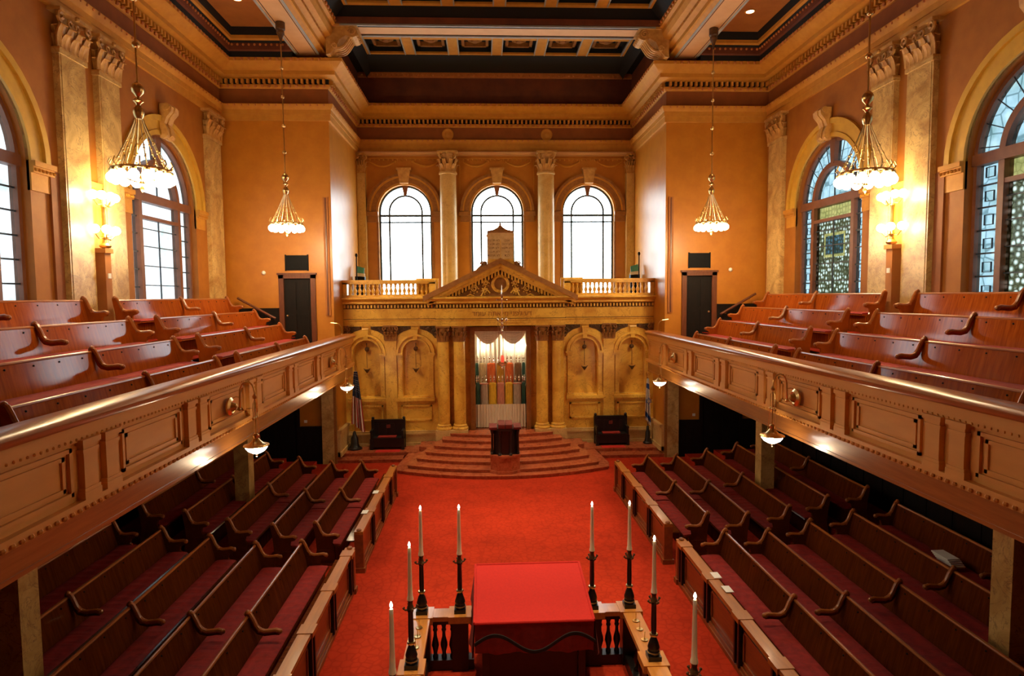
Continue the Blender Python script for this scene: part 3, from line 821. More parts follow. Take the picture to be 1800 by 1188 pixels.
# columns
for x in (-2.05, -1.48, 1.48, 2.05):
    mb = MB(); mb.lathe(x, 22.22, [(.205,1.0),(.212,1.6),(.21,2.4),(.195,4.0)], 24)
    c = obj('column', mb, M['marble'], ark)
    mb = MB(); mb.lathe(x, 22.22, [(.27,.84),(.29,.88),(.27,.93),(.225,.95),(.225,.96),(.25,.98),(.235,1.02),(.205,1.03)], 24); obj('column_base', mb, M['marble'], c)
    mb = MB(); cap_round(mb, x, 22.22, 3.99, .56, .20); obj('capital', mb, M['ornament'], c)
mb = MB()
for s in (-1, 1):
    mb.box(s*1.20, s*2.34, 21.93, 22.62, .2, .84)
obj('plinth', mb, M['marble_pale'], ark)
mb = MB()
for s in (-1, 1):
    mb.box(s*1.06, s*2.28, 22.60, 22.7, .75, 4.6); mb.box(s*2.26, s*2.28, 22.4, 22.7, .2, 4.6)
mb.box(-1.06, 1.06, 22.60, 22.7, 4.50, 4.6)
obj('centre_wall', mb, M['marble'], ark)
mb = MB()
for s in (-1, 1): mb.box(s*.93, s*1.07, 22.48, 22.66, .75, 4.50); mb.box(s*1.04, s*1.10, 22.45, 22.6, .75, 4.33)
mb.box(-1.10, 1.10, 22.45, 22.66, 4.33, 4.50)
obj('doorway_frame', mb, M['ornament'], ark)
mb = MB()
mb.box(-1.0, 1.0, 23.55, 23.6, .7, 4.6); mb.box(-1.05, -1.0, 22.62, 23.6, .7, 4.6); mb.box(1.0, 1.05, 22.62, 23.6, .7, 4.6); mb.box(-1.0, 1.0, 22.62, 23.6, 4.5, 4.6)
obj('niche', mb, M['niche_white'], ark)
mb = MB()
for y0, z in ((23.0, 2.28), (22.78, 1.50)): mb.box(-1.0, 1.0, y0, 23.55, z-.04, z)
obj('scroll_shelf', mb, M['linen'], ark)
# balustrade on top
def baluster_mesh(mb, x, y, z0, h, r):
    k = [(.75,0),(.75,.06),(.5,.10),(.55,.16),(1.0,.34),(.9,.44),(.48,.60),(.42,.72),(.7,.78),(.5,.84),(.75,.94),(.75,1.0)]
    mb.lathe(x, y, [(r*a, h*b) for a, b in k], 10, z=z0)
for s in (-1, 1):
    mb = MB()
    mb.box(s*2.30, s*5.56, 22.28, 22.50, 5.52, 5.66); mb.box(s*2.30, s*5.56, 22.26, 22.52, 6.05, 6.14); mb.box(s*2.30, s*5.56, 22.23, 22.55, 6.14, 6.19)
    mb.box(s*5.40, s*5.56, 22.26, 22.52, 5.6, 6.1); mb.box(s*2.28, s*2.52, 22.26, 22.52, 5.6, 6.1); mb.box(s*2.2, s*3.0, 22.5, 22.6, 5.5, 6.24)
    bl = obj('balustrade', mb, M['marble'], ark)
    for i in range(18):
        mb = MB(); baluster_mesh(mb, s*(2.62+i*.157), 22.39, 5.66, .39, .068); obj('baluster', mb, M['marble'], bl)
# carved inscription on the frieze
def text_mesh(name, body, x, y, z, size, m, parent, depth=.012, align='CENTER'):
    cu = bpy.data.curves.new(name, 'FONT'); cu.body = body; cu.size = size; cu.extrude = depth; cu.align_x = align; cu.resolution_u = 3
    o = bpy.data.objects.new(name, cu); COL.objects.link(o)
    o.rotation_euler = (PI/2, 0, 0); o.location = (x, y, z)
    if depth > .01:
        rm = o.modifiers.new('fuse', 'REMESH'); rm.mode = 'VOXEL'; rm.voxel_size = .007
    bpy.context.view_layer.update()
    me = bpy.data.meshes.new_from_object(o.evaluated_get(bpy.context.evaluated_depsgraph_get()))
    mw = o.matrix_world.copy(); bpy.data.objects.remove(o); bpy.data.curves.remove(cu)
    d = offs(parent); me.transform(Matrix.Translation(-d) @ mw)
    me.materials.clear(); me.materials.append(m)
    t = bpy.data.objects.new(name, me); COL.objects.link(t); t.parent = parent
    return t
HEB = lambda s: s[::-1]
text_mesh('inscription', HEB('דע לפני מי אתה עומד'), 0.05, 21.975, 4.90, .24, M['lettering'], ark, .02)
# small dark wall brackets in the four niches
for i, (x, w) in enumerate(zip(NI, ('in the outer left arch','in the inner left arch','in the inner right arch','in the outer right arch'))):
    root = thing('niche_lamp_bracket', 'small bronze lamp bracket %s of the ark wall' % w, 'lamp bracket', (x, 22.6, 3.0), 'ark arch brackets')
    mb = MB(); mb.ball((x, 22.57, 3.72), .085, 10); mb.lathe(x, 22.55, [(.001,3.95),(.022,3.92),(.012,3.8),(.012,3.78)], 8); obj('rosette', mb, M['bronze'], root)
    mb = MB(); mb.tube([(x,22.54,3.68),(x,22.52,3.4),(x,22.54,3.05)], .011, 6); obj('rod', mb, M['bronze'], root)
    mb = MB(); mb.lathe(x, 22.50, [(.001,2.86),(.04,2.90),(.10,2.99),(.11,3.0),(.04,3.0)], 10); mb.tube([(x-.12,22.5,3.03),(x,22.5,2.96),(x+.12,22.5,3.03)], .012, 6); obj('dish', mb, M['bronze'], root)

# ------------------------------------------------------------------ tablets on the pediment
root = thing('law_tablets', 'pale stone tablets with engraved text standing behind the pediment peak', 'tablets', (.03, 22.7, 5.6))
mb = MB(); mb.box(-.44, .50, 22.60, 22.80, 6.92, 7.86); mb.box(-.47, .53, 22.58, 22.82, 7.72, 7.80); t_ = obj('slab', mb, M['tablet'], root)
mb = MB(); mb.box(.025, .045, 22.585, 22.6, 6.95, 7.6); obj('centre_line', mb, M['marble'], t_)
for xc, words in ((.27, ('אנכי','לא יהיה','לא תשא','זכור','כבד')), (-.21, ('לא תרצח','לא תנאף','לא תגנב','לא תענה','לא תחמד'))):
    for i, w in enumerate(words):
        text_mesh('engraved_line', HEB(w), xc, 22.596, 7.55-.135*i, .115, M['ink'], t_, .004)
mb = MB(); mb.prism([(-.48,22.58,6.20),(.54,22.58,6.20),(.50,22.58,6.92),(-.44,22.58,6.92)], (0,.26,0)); mb.box(-.5,.56,22.6,23.0,5.5,6.22); obj('base', mb, M['marble'], root)
mb = MB()
mb.prism([(-.46,22.58,7.86),(.52,22.58,7.86),(.46,22.58,7.93),(.26,22.58,7.97),(.12,22.58,8.05),(.03,22.58,8.17),(-.06,22.58,8.05),(-.20,22.58,7.97),(-.40,22.58,7.93)], (0,.2,0))
for k in range(9): mb.ball((-.42+.11*k+.02, 22.57, 7.90+.12*math.exp(-((k-4)/2.0)**2)), .035, 6)
mb.ball((.03,22.66,8.18), .04, 8)
obj('crest', mb, M['ornament'], root)
for a in (-1, 1):
    mb = MB(); c = .03
    mb.prism([(c+a*.48,22.62,6.92-.1),(c+a*.58,22.62,6.86),(c+a*.70,22.62,6.72),(c+a*.84,22.62,6.60),(c+a*.98,22.62,6.40),(c+a*1.0,22.62,6.1),(c+a*.5,22.62,6.1)], (0,.2,0))
    for k, (q, z, r) in enumerate(((.64,6.74,.10),(.90,6.42,.10))):
        mb.tube([(c+a*(q + r*(1-t/22)*math.cos(t*.6)), 22.60, z + r*(1-t/22)*math.sin(t*.6)) for t in range(19)], .025, 6)
    obj('side_scroll', mb, M['ornament'], root)

# ------------------------------------------------------------------ ark curtain, scrolls
def curtain_mesh(mb, x0, x1, y, z0, z1, amp, waves, n=80, th=.02):
    F = []; Bk = []
    for i in range(n+1):
        t = i/n; yy = y + amp*math.sin(t*waves*2*PI) + amp*.4*math.sin(t*waves*4.7*PI+1)
        F.append((x0+(x1-x0)*t, yy))
    A = [(x,yy,z0) for x,yy in F]; B = [(x,yy,z1) for x,yy in F]; A2 = [(x,yy+th,z0) for x,yy in F]; B2 = [(x,yy+th,z1) for x,yy in F]
    mb.strip(A, B); mb.strip(B2, A2); mb.strip(A2, A); mb.strip(B, B2)
root = thing('ark_curtain', 'white gathered curtain with scalloped swags lining the open ark', 'curtain', (0, 22.75, .76))
mb = MB(); curtain_mesh(mb, -.92, .92, 22.72, .77, 1.62, .025, 17); obj('lower_curtain', mb, M['linen'], root)
mb = MB(); curtain_mesh(mb, -.96, .96, 23.45, 2.3, 4.45, .03, 13); obj('back_curtain', mb, M['linen'], root)
mb = MB()
for c, w in ((-.46,.5), (.46,.5)):
    for k in range(7):
        dz = .06+.066*k
        pts = [(c + w*(t/8-1), 22.74+.012*k, 4.34 - .02 - dz*math.sin(PI*t/16)*(1.0)) for t in range(17)]
        mb.tube(pts, .038, 6)
    A = [(c + w*(t/8-1), 22.76, 4.36) for t in range(17)]; B = [(c + w*(t/8-1), 22.80, 4.34-.50*math.sin(PI*t/16)) for t in range(17)]
    mb.strip(A, B)
    A = [(x,y+.03,z) for x,y,z in A]; B = [(x,y+.03,z) for x,y,z in B]; mb.strip(A, B)
obj('swag', mb, M['linen'], root)

def torah(x, y, z, w, h, colr, label, trim, group):
    root = thing('torah_scroll', label, 'torah scroll', (x, y, z), group)
    mb = MB(); n = 28; rows = []
    for j, (zz, k) in enumerate(((0,1.04),(.03,1.06),(.5,1.0),(.93,.98),(.97,.9),(1.0,.7))):
        rows.append([(x + k*w/2*(abs(math.cos(a))**.7)*(1 if math.cos(a) >= 0 else -1), y + k*.095*math.sin(a)*(1+.12*math.sin(a*9)), z+h*zz) for a in [2*PI*i/n for i in range(n)]])
    for a, b in zip(rows[:-1], rows[1:]): mb.strip(a, b, closed=True)
    mb.add(rows[-1], [tuple(range(n))]); mb.add(rows[0], [tuple(range(n))[::-1]])
    obj('mantle', mb, M['m_'+colr], root)
    if trim:
        mb = MB()
        for zz in (.02, .96):
            mb.tube([(x+w/2*1.06*math.cos(a), y+.105*math.sin(a), z+h*zz) for a in [2*PI*i/20 for i in range(21)]], .022, 6)
        obj('mantle_trim', mb, M['m_'+trim], root)
    for a in (-1, 1):
        mb = MB(); xx = x+a*w*.22
        mb.lathe(xx, y, [(.012,z+h),(.014,z+h+.05),(.034,z+h+.07),(.036,z+h+.09),(.014,z+h+.12),(.035,z+h+.17),(.036,z+h+.19),(.012,z+h+.23),(.02,z+h+.25),(.001,z+h+.28)], 10)
        obj('finial', mb, M['silver'], root)
    return root
LOW = [(-.845,.14,'green',None,'dark green'),(-.61,.285,'grey','pink','silver-grey'),(-.30,.28,'yellow',None,'yellow'),(.005,.275,'pink',None,'pink'),(.31,.28,'yellow',None,'yellow'),(.62,.285,'grey','pink','silver-grey'),(.85,.13,'green',None,'dark green')]
for i, (x, w, c, tr, nm) in enumerate(LOW):
    wh = 'beside the pink middle one' if abs(x) in (.30,.31) else ('at the %s end' % ('left' if x < 0 else 'right') if abs(x) > .8 else 'second from the %s end' % ('left' if x < 0 else 'right'))
    if nm == 'yellow': wh = 'just %s of the pink one' % ('left' if x < 0 else 'right')
    if nm == 'pink': wh = 'in the middle'
    torah(x, 22.92, 1.56, w, .84, c, 'torah scroll in %s mantle on the lower ark shelf, %s' % (nm, wh), tr, 'scrolls on the lower ark shelf')
UP = [(-.875,.12,'green','dark green','at the left end'),(-.665,.26,'cream','cream','second from the left end'),(-.335,.32,'orange','orange','left of the gold middle one'),(0,.28,'gold','gold','in the middle'),(.335,.32,'orange','orange','right of the gold middle one'),(.665,.26,'brown','brown','second from the right end'),(.875,.12,'green','dark green','at the right end')]
for x, w, c, nm, wh in UP:
    torah(x, 23.22, 2.30, w, .80, c, 'torah scroll in %s mantle on the upper ark shelf, %s' % (nm, wh), None, 'scrolls on the upper ark shelf')

# eternal light hanging before the ark
root = thing('eternal_light', 'silver eternal light hanging on a thin rod before the open ark', 'hanging lamp', (.03, 21.4, 3.0))
mb = MB(); mb.tube([(.03,22.0,5.98),(.03,21.6,6.0),(.03,21.42,5.95)], .015, 6); mb.tube([(.03,21.4,5.95),(.03,21.4,3.6)], .009, 6); obj('hanging_rod', mb, M['silver'], root)
mb = MB(); mb.lathe(.03, 21.4, [(.001,5.98),(.016,5.85),(.03,5.70),(.045,5.58),(.02,5.52),(.05,5.48),(.02,5.44),(.001,5.40)], 10)
mb.tube([(-.14,21.4,5.46),(.03,21.4,5.44),(.20,21.4,5.46)], .012, 6)
for a in (-.14,.2): mb.ball((a,21.4,5.46), .03, 8)
obj('spire', mb, M['silver'], root)
mb = MB()
for a in (0, 2*PI/3, 4*PI/3):
    c, s = math.cos(a+.5), math.sin(a+.5)
    mb.tube([(.03,21.4,4.70),(.03+.1*c,21.4+.1*s,4.70),(.03+.17*c,21.4+.17*s,4.76)], .014, 6); mb.ball((.03+.17*c,21.4+.17*s,4.80), .055, 8, sz=1.3)
    mb.tube([(.03+.17*c,21.4+.17*s,4.74),(.03+.12*c,21.4+.12*s,3.9),(.03+.16*c,21.4+.16*s,3.32)], .006, 5)
mb.ball((.03,21.4,4.66), .05, 8, sz=1.4); mb.tube([(.03+.05*math.cos(t*PI/8),21.4,4.52+.05*math.sin(t*PI/8)) for t in range(17)], .014, 6); mb.ball((.03,21.4,4.40), .05, 8, sz=1.5)
obj('bracket_crown', mb, M['silver'], root)
mb = MB(); mb.lathe(.03, 21.4, [(.001,3.05),(.02,3.08),(.04,3.12),(.03,3.16),(.10,3.20),(.17,3.27),(.18,3.31),(.15,3.33),(.13,3.31),(.03,3.25)], 16); obj('bowl', mb, M['silver'], root)
mb = MB(); mb.lathe(.03, 21.4, [(.04,3.30),(.055,3.36),(.06,3.44),(.045,3.52),(.03,3.55),(.001,3.56)], 12); obj('red_glass', mb, M['redlight'], root)

# ------------------------------------------------------------------ marble steps and side platforms
steps = thing('ark_steps', 'seven curved red marble steps rising to the ark', 'steps', (0, 20.5, 0))
SX = [3.36,3.08,2.83,2.58,2.33,2.08,1.82]; SYe = [19.60,19.80,20.23,20.63,21.03,21.46,21.90]; SYc = [18.72,19.05,19.55,20.02,20.50,21.02,21.55]
for i in range(7):
    h = .107; xe = SX[i]; n = 20; pts = []
    for k in range(n+1):
        x = -xe + 2*xe*k/n; t = 1-(x/xe)**2
        pts.append((x, SYe[i] + (SYc[i]-SYe[i])*t, i*h))
    yb = 22.46
    xb = max(xe-.55, 1.16) if i < 5 else 1.16
    poly = pts + [(xe, min(yb, SYe[i]+.55), i*h), (xb, yb, i*h), (-xb, yb, i*h), (-xe, min(yb, SYe[i]+.55), i*h)]
    if i == 6: poly = pts + [(1.82,21.92,i*h),(1.19,21.93,i*h),(1.19,22.47,i*h),(-1.19,22.47,i*h),(-1.19,21.93,i*h),(-1.82,21.92,i*h)]
    mb = MB(); mb.prism(poly, (0,0,h-.03)); 
    lip = [(x*1.008, y-.018 if j <= n else y, z+h-.03) for j, (x, y, z) in enumerate(poly)]
    mb.prism(lip, (0,0,.03)); obj('step', mb, M['marble_red'], steps)
mb = MB(); mb.box(-1.05, 1.05, 22.46, 23.6, .6, .75); obj('landing', mb, M['marble_red'], steps)
for s, w in ((-1,'left'), (1,'right')):
    mb = MB(); mb.box(s*3.40, s*RX, 20.95, 22.43, 0, .107); mb.box(s*2.95, s*RX, 21.45, 22.43, .107, .215)
    for y, z in ((20.93,.107),(21.43,.215)): mb.box(s*3.38, s*RX, y, y+.1, z-.03, z+.002)
    tag(obj('side_platform', mb, M['marble_red']), 'low two-step red marble platform under the bench %s of the ark steps' % w, 'platform')
    mb = MB(); mb.prism([(s*2.40,22.3,.215),(s*3.10,22.3,.215),(s*3.50,20.2,0),(s*3.40,19.7,0),(s*3.0,20.1,.0)], (0,0,.06)); mb.prism([(s*2.36,22.4,.215),(s*2.9,22.4,.215),(s*2.9,21.6,.215),(s*2.36,21.2,.215)], (0,0,.16))
    obj('stair_cheek', mb, M['marble_red'], steps)

# lectern on the steps
root = thing('lectern', 'dark columned lectern with red leather tops standing on the ark steps', 'lectern', (.02, 19.2, .1))
def ngon8(cx, cy, rx, ry, z, n=8): return [(cx+rx*math.cos(PI/8+2*PI*i/n), cy+ry*math.sin(PI/8+2*PI*i/n), z) for i in range(n)]
mb = MB()
for rx, ry, z0, z1 in ((.52,.42,.107,.20),(.49,.39,.20,.62),(.52,.42,.62,.69)): mb.prism(ngon8(.02,19.22,rx,ry,z0), (0,0,z1-z0))
obj('base', mb, M['marble_red'], root)
mb = MB(); mb.prism(ngon8(.02,19.24,.38,.29,.69), (0,0,.77)); obj('core', mb, M['black_wood'], root)
for i in range(8):
    p = ngon8(.02, 19.22, .43, .33, .69)[i]
    mb = MB(); mb.lathe(p[0], p[1], [(.055,.69),(.06,.73),(.042,.76),(.036,.8),(.034,1.3),(.045,1.36),(.06,1.42),(.06,1.46)], 10); obj('colonette', mb, M['black_wood'], root)
mb = MB(); mb.prism(ngon8(.02,19.22,.50,.40,1.46), (0,0,.07)); obj('desk', mb, M['black_wood'], root)
for x0, x1, y0, y1, z0, z1 in ((-.19,.01,18.86,19.3,1.53,1.70),(.03,.24,18.86,19.3,1.53,1.70),(-.47,-.23,18.9,19.3,1.50,1.61),(.28,.51,18.9,19.3,1.50,1.61)):
    mb = MB(); n = 5
    pr = [(y0,z0),(y0-.02,z0+.03),(y0-.02,z1-.04),(y0+.03,z1),(y1-.03,z1+.02),(y1,z1-.02),(y1,z0)]
    mb.prism([(x0,y,z) for y, z in pr], (x1-x0,0,0)); obj('leather_top', mb, M['leather'], root)

# benches beside the steps, flags, mats
def settee(x, label):
    root = thing('carved_settee', label, 'bench', (x, 22.1, .215), 'benches on the side platforms')
    w = .58
    mb = MB(); mb.box(x-w, x+w, 22.24, 22.32, .60, 1.18); mb.box(x-w-.02, x+w+.02, 22.22, 22.34, 1.16, 1.22)
    for k in range(4): mb.box(x-w+.06+k*.28, x-w+.24+k*.28, 22.225, 22.25, .72, 1.08)
    obj('backrest', mb, M['black_wood'], root)
    mb = MB(); mb.box(x-w, x+w, 21.86, 22.30, .56, .63); mb.box(x-w+.02, x+w-.02, 21.88, 22.26, .30, .56); obj('seat', mb, M['black_wood'], root)
    mb = MB(); mb.box(x-.34, x+.30, 21.92, 22.20, .63, .66); obj('seat_pad', mb, M['cushion'], root)
    mb = MB(); mb.box(x-.07, x+.07, 22.21, 22.225, .92, 1.04); obj('carved_crest', mb, M['leather'], root)
    for a in (-1, 1):
        mb = MB(); mb.box(x+a*(w+.01), x+a*(w-.07), 21.84, 22.32, .83, .90); mb.box(x+a*w, x+a*(w-.06), 21.86, 22.30, .28, .83); obj('arm', mb, M['black_wood'], root)
        mb = MB(); mb.box(x+a*(w+.02), x+a*(w-.08), 22.20, 22.34, .215, 1.22); mb.ball((x+a*(w-.03),22.27,1.27), .055, 8); obj('back_post', mb, M['black_wood'], root)
        mb = MB(); mb.box(x+a*(w+.02), x+a*(w-.08), 21.84, 21.94, .215, .60); obj('leg', mb, M['black_wood'], root)
settee(-4.05, 'black carved bench on the left platform beside the striped flag'); settee(3.97, 'black carved bench on the right platform beside the white and blue flag')
for x, w in ((-4.0,'left'), (3.95,'right')):
    mb = MB(); mb.box(x-.42, x+.42, 21.50, 21.82, .216, .228); tag(obj('red_mat', mb, M['cloth_red']), 'small red mat in front of the %s black bench' % w, 'mat')

def flag(x, y, lean, us, label):
    root = thing('standing_flag', label, 'flag', (x, y, .215))
    top = Vector((x+lean, y, 3.02 if us else 2.62)); base = Vector((x, y, .3))
    mb = MB(); mb.tube([base, top], .018, 8); obj('pole', mb, M['brass'] if us else M['frame_wood'], root)
    mb = MB(); mb.lathe(top.x, top.y, [(.02,0),(.035,.03),(.02,.06),(.03,.10),(.001,.2)], 8, z=top.z); obj('finial', mb, M['brass'], root)
    mb = MB(); r = .26 if us else .17
    mb.lathe(x, y, [(r,.215),(r,.26),(r*.7,.30),(r*.55,.40),(r*.5,.62),(r*.3,.70),(.05,.82),(.03,.86)], 12); obj('stand', mb, M['black_wood'], root)
    # cloth hanging in folds from the pole
    H = 1.95 if us else 1.55; W = .44 if us else .26; nu, nv = 26, 26; mb = MB(); vs = []
    for j in range(nu+1):
        u = j/nu
        for i in range(nv+1):
            v = i/nv
            wz = W*(.28+.72*u**.8); sh = .12*u if us else .03
            xx = top.x - (top.x-x)*u*.7 + (v-.5)*wz + (sh if us else 0)
            yy = y - .05 - .07*math.sin(v*5*PI+u*1.5)*(.4+.6*u)
            zz = top.z - .03 - H*u + .10*math.cos(v*PI)*u - (.12*v*u)
            vs.append((xx, yy, zz))
    fs = []; ms = []
    for j in range(nu):
        for i in range(nv):
            a = j*(nv+1)+i; fs.append((a, a+1, a+nv+2, a+nv+1))
            u, v = j/nu, i/nv
            if us: ms.append(1 if u < .44 else (0 if (i//2) % 2 == 0 else 2))
            else: ms.append(3 if (.10 < u < .22 or .78 < u < .90) else 2)
    o = len(mb.v); mb.v += vs; mb.f += fs; mb.m += ms
    cl = obj('cloth', mb, [M['flag_red'], M['flag_blue'], M['flag_white'], M['flag_azure']], root)
    mb = MB()
    def at(u, v, dd):
        j, i = int(u*nu), int(v*nv); p = vs[j*(nv+1)+i]; return (p[0], p[1]-dd, p[2])
    if us:
        for rr in range(9):
            for cc in range(5):
                p = at(.03+.042*rr, .1+.18*cc+(.09 if rr % 2 else 0), .012); r5 = .012
                mb.prism([(p[0]+(r5 if k % 2 == 0 else r5*.45)*math.sin(k*PI/5), p[1], p[2]+(r5 if k % 2 == 0 else r5*.45)*math.cos(k*PI/5)) for k in range(10)], (0,.006,0))
        obj('star', mb, M['flag_white'], cl)
    else:
        p = at(.5, .5, .09)
        for k0 in (0, 1):
            tri = [(p[0]+.12*math.sin(k0*PI+k*2*PI/3), p[1]-.004*k0, p[2]+.12*math.cos(k0*PI+k*2*PI/3)) for k in range(4)]
            mb.tube(tri, .012, 5)
        obj('star', mb, M['flag_azure'], cl)
flag(-5.22, 22.05, .10, True, 'striped red and white flag with starry blue field on a stand by the ark')
flag(5.30, 22.10, -.02, False, 'white flag with blue star and stripes standing by the right alcove wall')

# alcove side wainscot below the galleries
for s, w in ((-1,'left'), (1,'right')):
    mb = MB(); mb.box(s*RX, s*(RX-.08), 21.0, 22.45, .2, 1.0); mb.box(s*RX, s*(RX-.13), 21.0, 22.45, 1.0, 1.10); mb.box(s*RX, s*(RX-.12), 21.0, 22.45, .2, .36)
    struct('trim_%d' % (60 if s < 0 else 61), mb, M['marble_pale'])
    root = thing('stub_pilaster', 'marble pilaster under the %s gallery end beside the ark platform' % w, 'pilaster', (s*5.85, SY, 0), 'pilasters below the gallery ends')
    mb = MB(); mb.box(s*5.66, s*6.05, 20.88, 21.0, 0, 3.0); obj('shaft', mb, M['marble_side'], root)
    mb = MB(); mb.box(s*RX, s*5.66, 20.9, 21.02, 0, 3.3); obj('edge_board', mb, M['fascia'], root)
    # lower wall: dark wainscot, dark double door, switch plate
    mb = MB(); mb.box(s*6.05, s*6.80, 20.93, 21.0, 0, 1.28); mb.box(s*8.3, s*WX, 20.93, 21.0, 0, 1.28); struct('baseboard_%s' % w, mb, M['door_wood'])
    mb = MB(); mb.box(s*6.80, s*8.3, 20.98, 21.06, 0, 2.3); mb.box(s*6.80, s*6.9, 20.94, 21.0, 0, 2.36); mb.box(s*8.2, s*8.3, 20.94, 21.0, 0, 2.36)
    for x in (6.98, 7.62): mb.box(s*x, s*(x+.5), 20.965, 20.98, .2, 2.1)
    d = struct('door_%d' % (3 if s < 0 else 4), mb, M['door_wood'])
    mb = MB(); mb.box(s*6.56, s*6.66, 20.985, 21.0, 1.40, 1.49); tag(obj('switch_plate', mb, M['white']), 'small white switch plate on the end wall below the %s gallery' % w, 'switch')

# ------------------------------------------------------------------ items on the stub walls (gallery level)
for s, w in ((-1,'left'), (1,'right')):
    mb = MB(); mb.box(s*6.28, s*7.20, 21.02, 21.08, 3.98, 6.25)
    for x in (6.38, 6.80): 
        for z0, z1 in ((4.15,5.05),(5.2,6.1)): mb.box(s*x, s*(x+.32), 20.995, 21.02, z0, z1)
    d = struct('door_%d' % (1 if s < 0 else 2), mb, M['door_wood'])
    mb = MB()
    for x0, x1, z0, z1 in ((6.14,6.30,3.98,6.37),(7.18,7.34,3.98,6.37),(6.14,7.34,6.23,6.37)): mb.box(s*x0, s*x1, 20.93, 21.02, z0, z1)
    mb.box(s*6.10, s*7.38, 20.90, 21.0, 6.35, 6.41)
    obj('door_frame', mb, M['frame_wood'], d)
    mb = MB(); mb.ball((s*7.08, 20.97, 5.0), .04, 8); obj('door_knob', mb, M['brass'], d)
    root = thing('wall_grille', 'black rectangular vent panel above the %s gallery door' % w, 'vent', (s*6.73, 21, 6.7))
    mb = MB(); mb.box(s*6.37, s*7.09, 20.95, 21.0, 6.50, 6.99); obj('backing', mb, M['black'], root)
    mb = MB()
    for k in range(9): mb.box(s*6.40, s*7.06, 20.935, 20.95, 6.53+k*.05, 6.555+k*.05)
    for a in (6.35, 7.07): mb.box(s*a, s*(a+.04), 20.93, 20.96, 6.48, 7.01)
    obj('slats', mb, M['black'], root)
    root = thing('wall_thermostat', 'small round white thermostat on the end wall beside the %s gallery door' % w, 'thermostat', (s*7.82, 21, 6.4))
    mb = MB(); mb.ball((s*7.82, 20.985, 6.42), .07, 12); obj('dial', mb, M['white'], root)
    root = thing('wall_batten', 'tall narrow ochre conduit batten on the edge of the %s end wall' % w, 'batten', (s*5.74, 21, 5))
    mb = MB(); mb.box(s*5.66, s*5.83, 20.95, 21.0, 4.98, 8.88); obj('board', mb, M['panel_brown'], root)
    mb = MB(); mb.box(s*5.72, s*5.77, 20.93, 20.95, 5.0, 8.85); obj('strip', mb, M['frame_wood'], root)
    # wainscot and sloping stair handrail at the gallery back
    mb = MB(); mb.box(s*7.36, s*WX, 20.94, 21.0, 3.9, 5.20); mb.box(s*7.36, s*WX, 20.91, 21.0, 5.20, 5.26)
    for k in range(4): mb.box(s*(7.5+k*.38), s*(7.8+k*.38), 20.93, 20.945, 4.1, 5.0)
    struct('baseboard_gallery_%s' % w, mb, M['door_wood'])
    root = thing('stair_handrail', 'sloping dark wooden handrail on the wall beside the %s gallery door' % w, 'handrail', (s*8.0, 20.9, 5.0))
    mb = MB(); mb.tube([(s*8.62, 20.78, 5.60), (s*7.42, 20.78, 4.92)], .04, 8); obj('rail', mb, M['frame_wood'], root)
    for x, z in ((8.45,5.48),(7.6,5.0)):
        mb = MB(); mb.tube([(s*x,20.95,z-.06),(s*x,20.80,z-.06),(s*x,20.78,z)], .014, 6); obj('bracket', mb, M['brass'], root)
    # little curved reading lamp arm at the gallery end
    root = thing('reading_lamp', 'thin curved white lamp arm at the ark end of the %s gallery rail' % w, 'lamp', (s*5.3, 20.7, 4.4))
    mb = MB(); pts = [(s*5.28,20.75,4.38),(s*5.28,20.75,4.55)] + [(s*(5.28+.19*(1-math.cos(t*PI/2/6))), 20.75, 4.55+.19*math.sin(t*PI/2/6)) for t in range(1,7)] + [(s*5.62,20.75,4.76)]
    mb.tube(pts, .02, 8); obj('arm', mb, M['brass'], root)
    mb = MB(); mb.lathe(s*5.28, 20.75, [(.06,4.36),(.06,4.39),(.02,4.41)], 10); obj('foot', mb, M['brass'], root)

# stands and cases on the loft behind the balustrade
for s, w in ((-1,'left'), (1,'right')):
    root = thing('microphone_stand', 'thin black microphone stand on the loft at the %s alcove wall' % w, 'microphone stand', (s*5.25, 23.3, 5.5))
    mb = MB(); mb.tube([(s*5.25,23.3,5.52),(s*5.25,23.3,7.10)], .022, 8); obj('pole', mb, M['black'], root)
    mb = MB(); mb.ball((s*5.25,23.3,7.13), .05, 8, sz=1.5); obj('microphone', mb, M['black'], root)
    mb = MB(); mb.lathe(s*5.25, 23.3, [(.17,5.5),(.17,5.53),(.03,5.56)], 12); obj('base', mb, M['black'], root)
    root = thing('music_stand', 'dark music stand with a teal folder on the %s side of the loft' % w, 'music stand', (s*5.28, 24.1, 5.5))
    mb = MB(); mb.box(s*5.10, s*5.46, 24.0, 24.25, 5.5, 6.38); obj('case', mb, M['black'], root)
    mb = MB(); mb.prism([(s*5.12,24.0,6.40),(s*5.42,24.0,6.48),(s*5.42,24.12,6.78),(s*5.12,24.12,6.70)], (0,.02,0)); obj('folder', mb, M['teal'], root)
    mb = MB(); mb.prism([(s*5.08,23.96,6.36),(s*5.44,23.94,6.40),(s*5.44,24.0,6.52),(s*5.08,24.0,6.48)], (0,.02,0)); obj('sheet', mb, M['paper'], root)

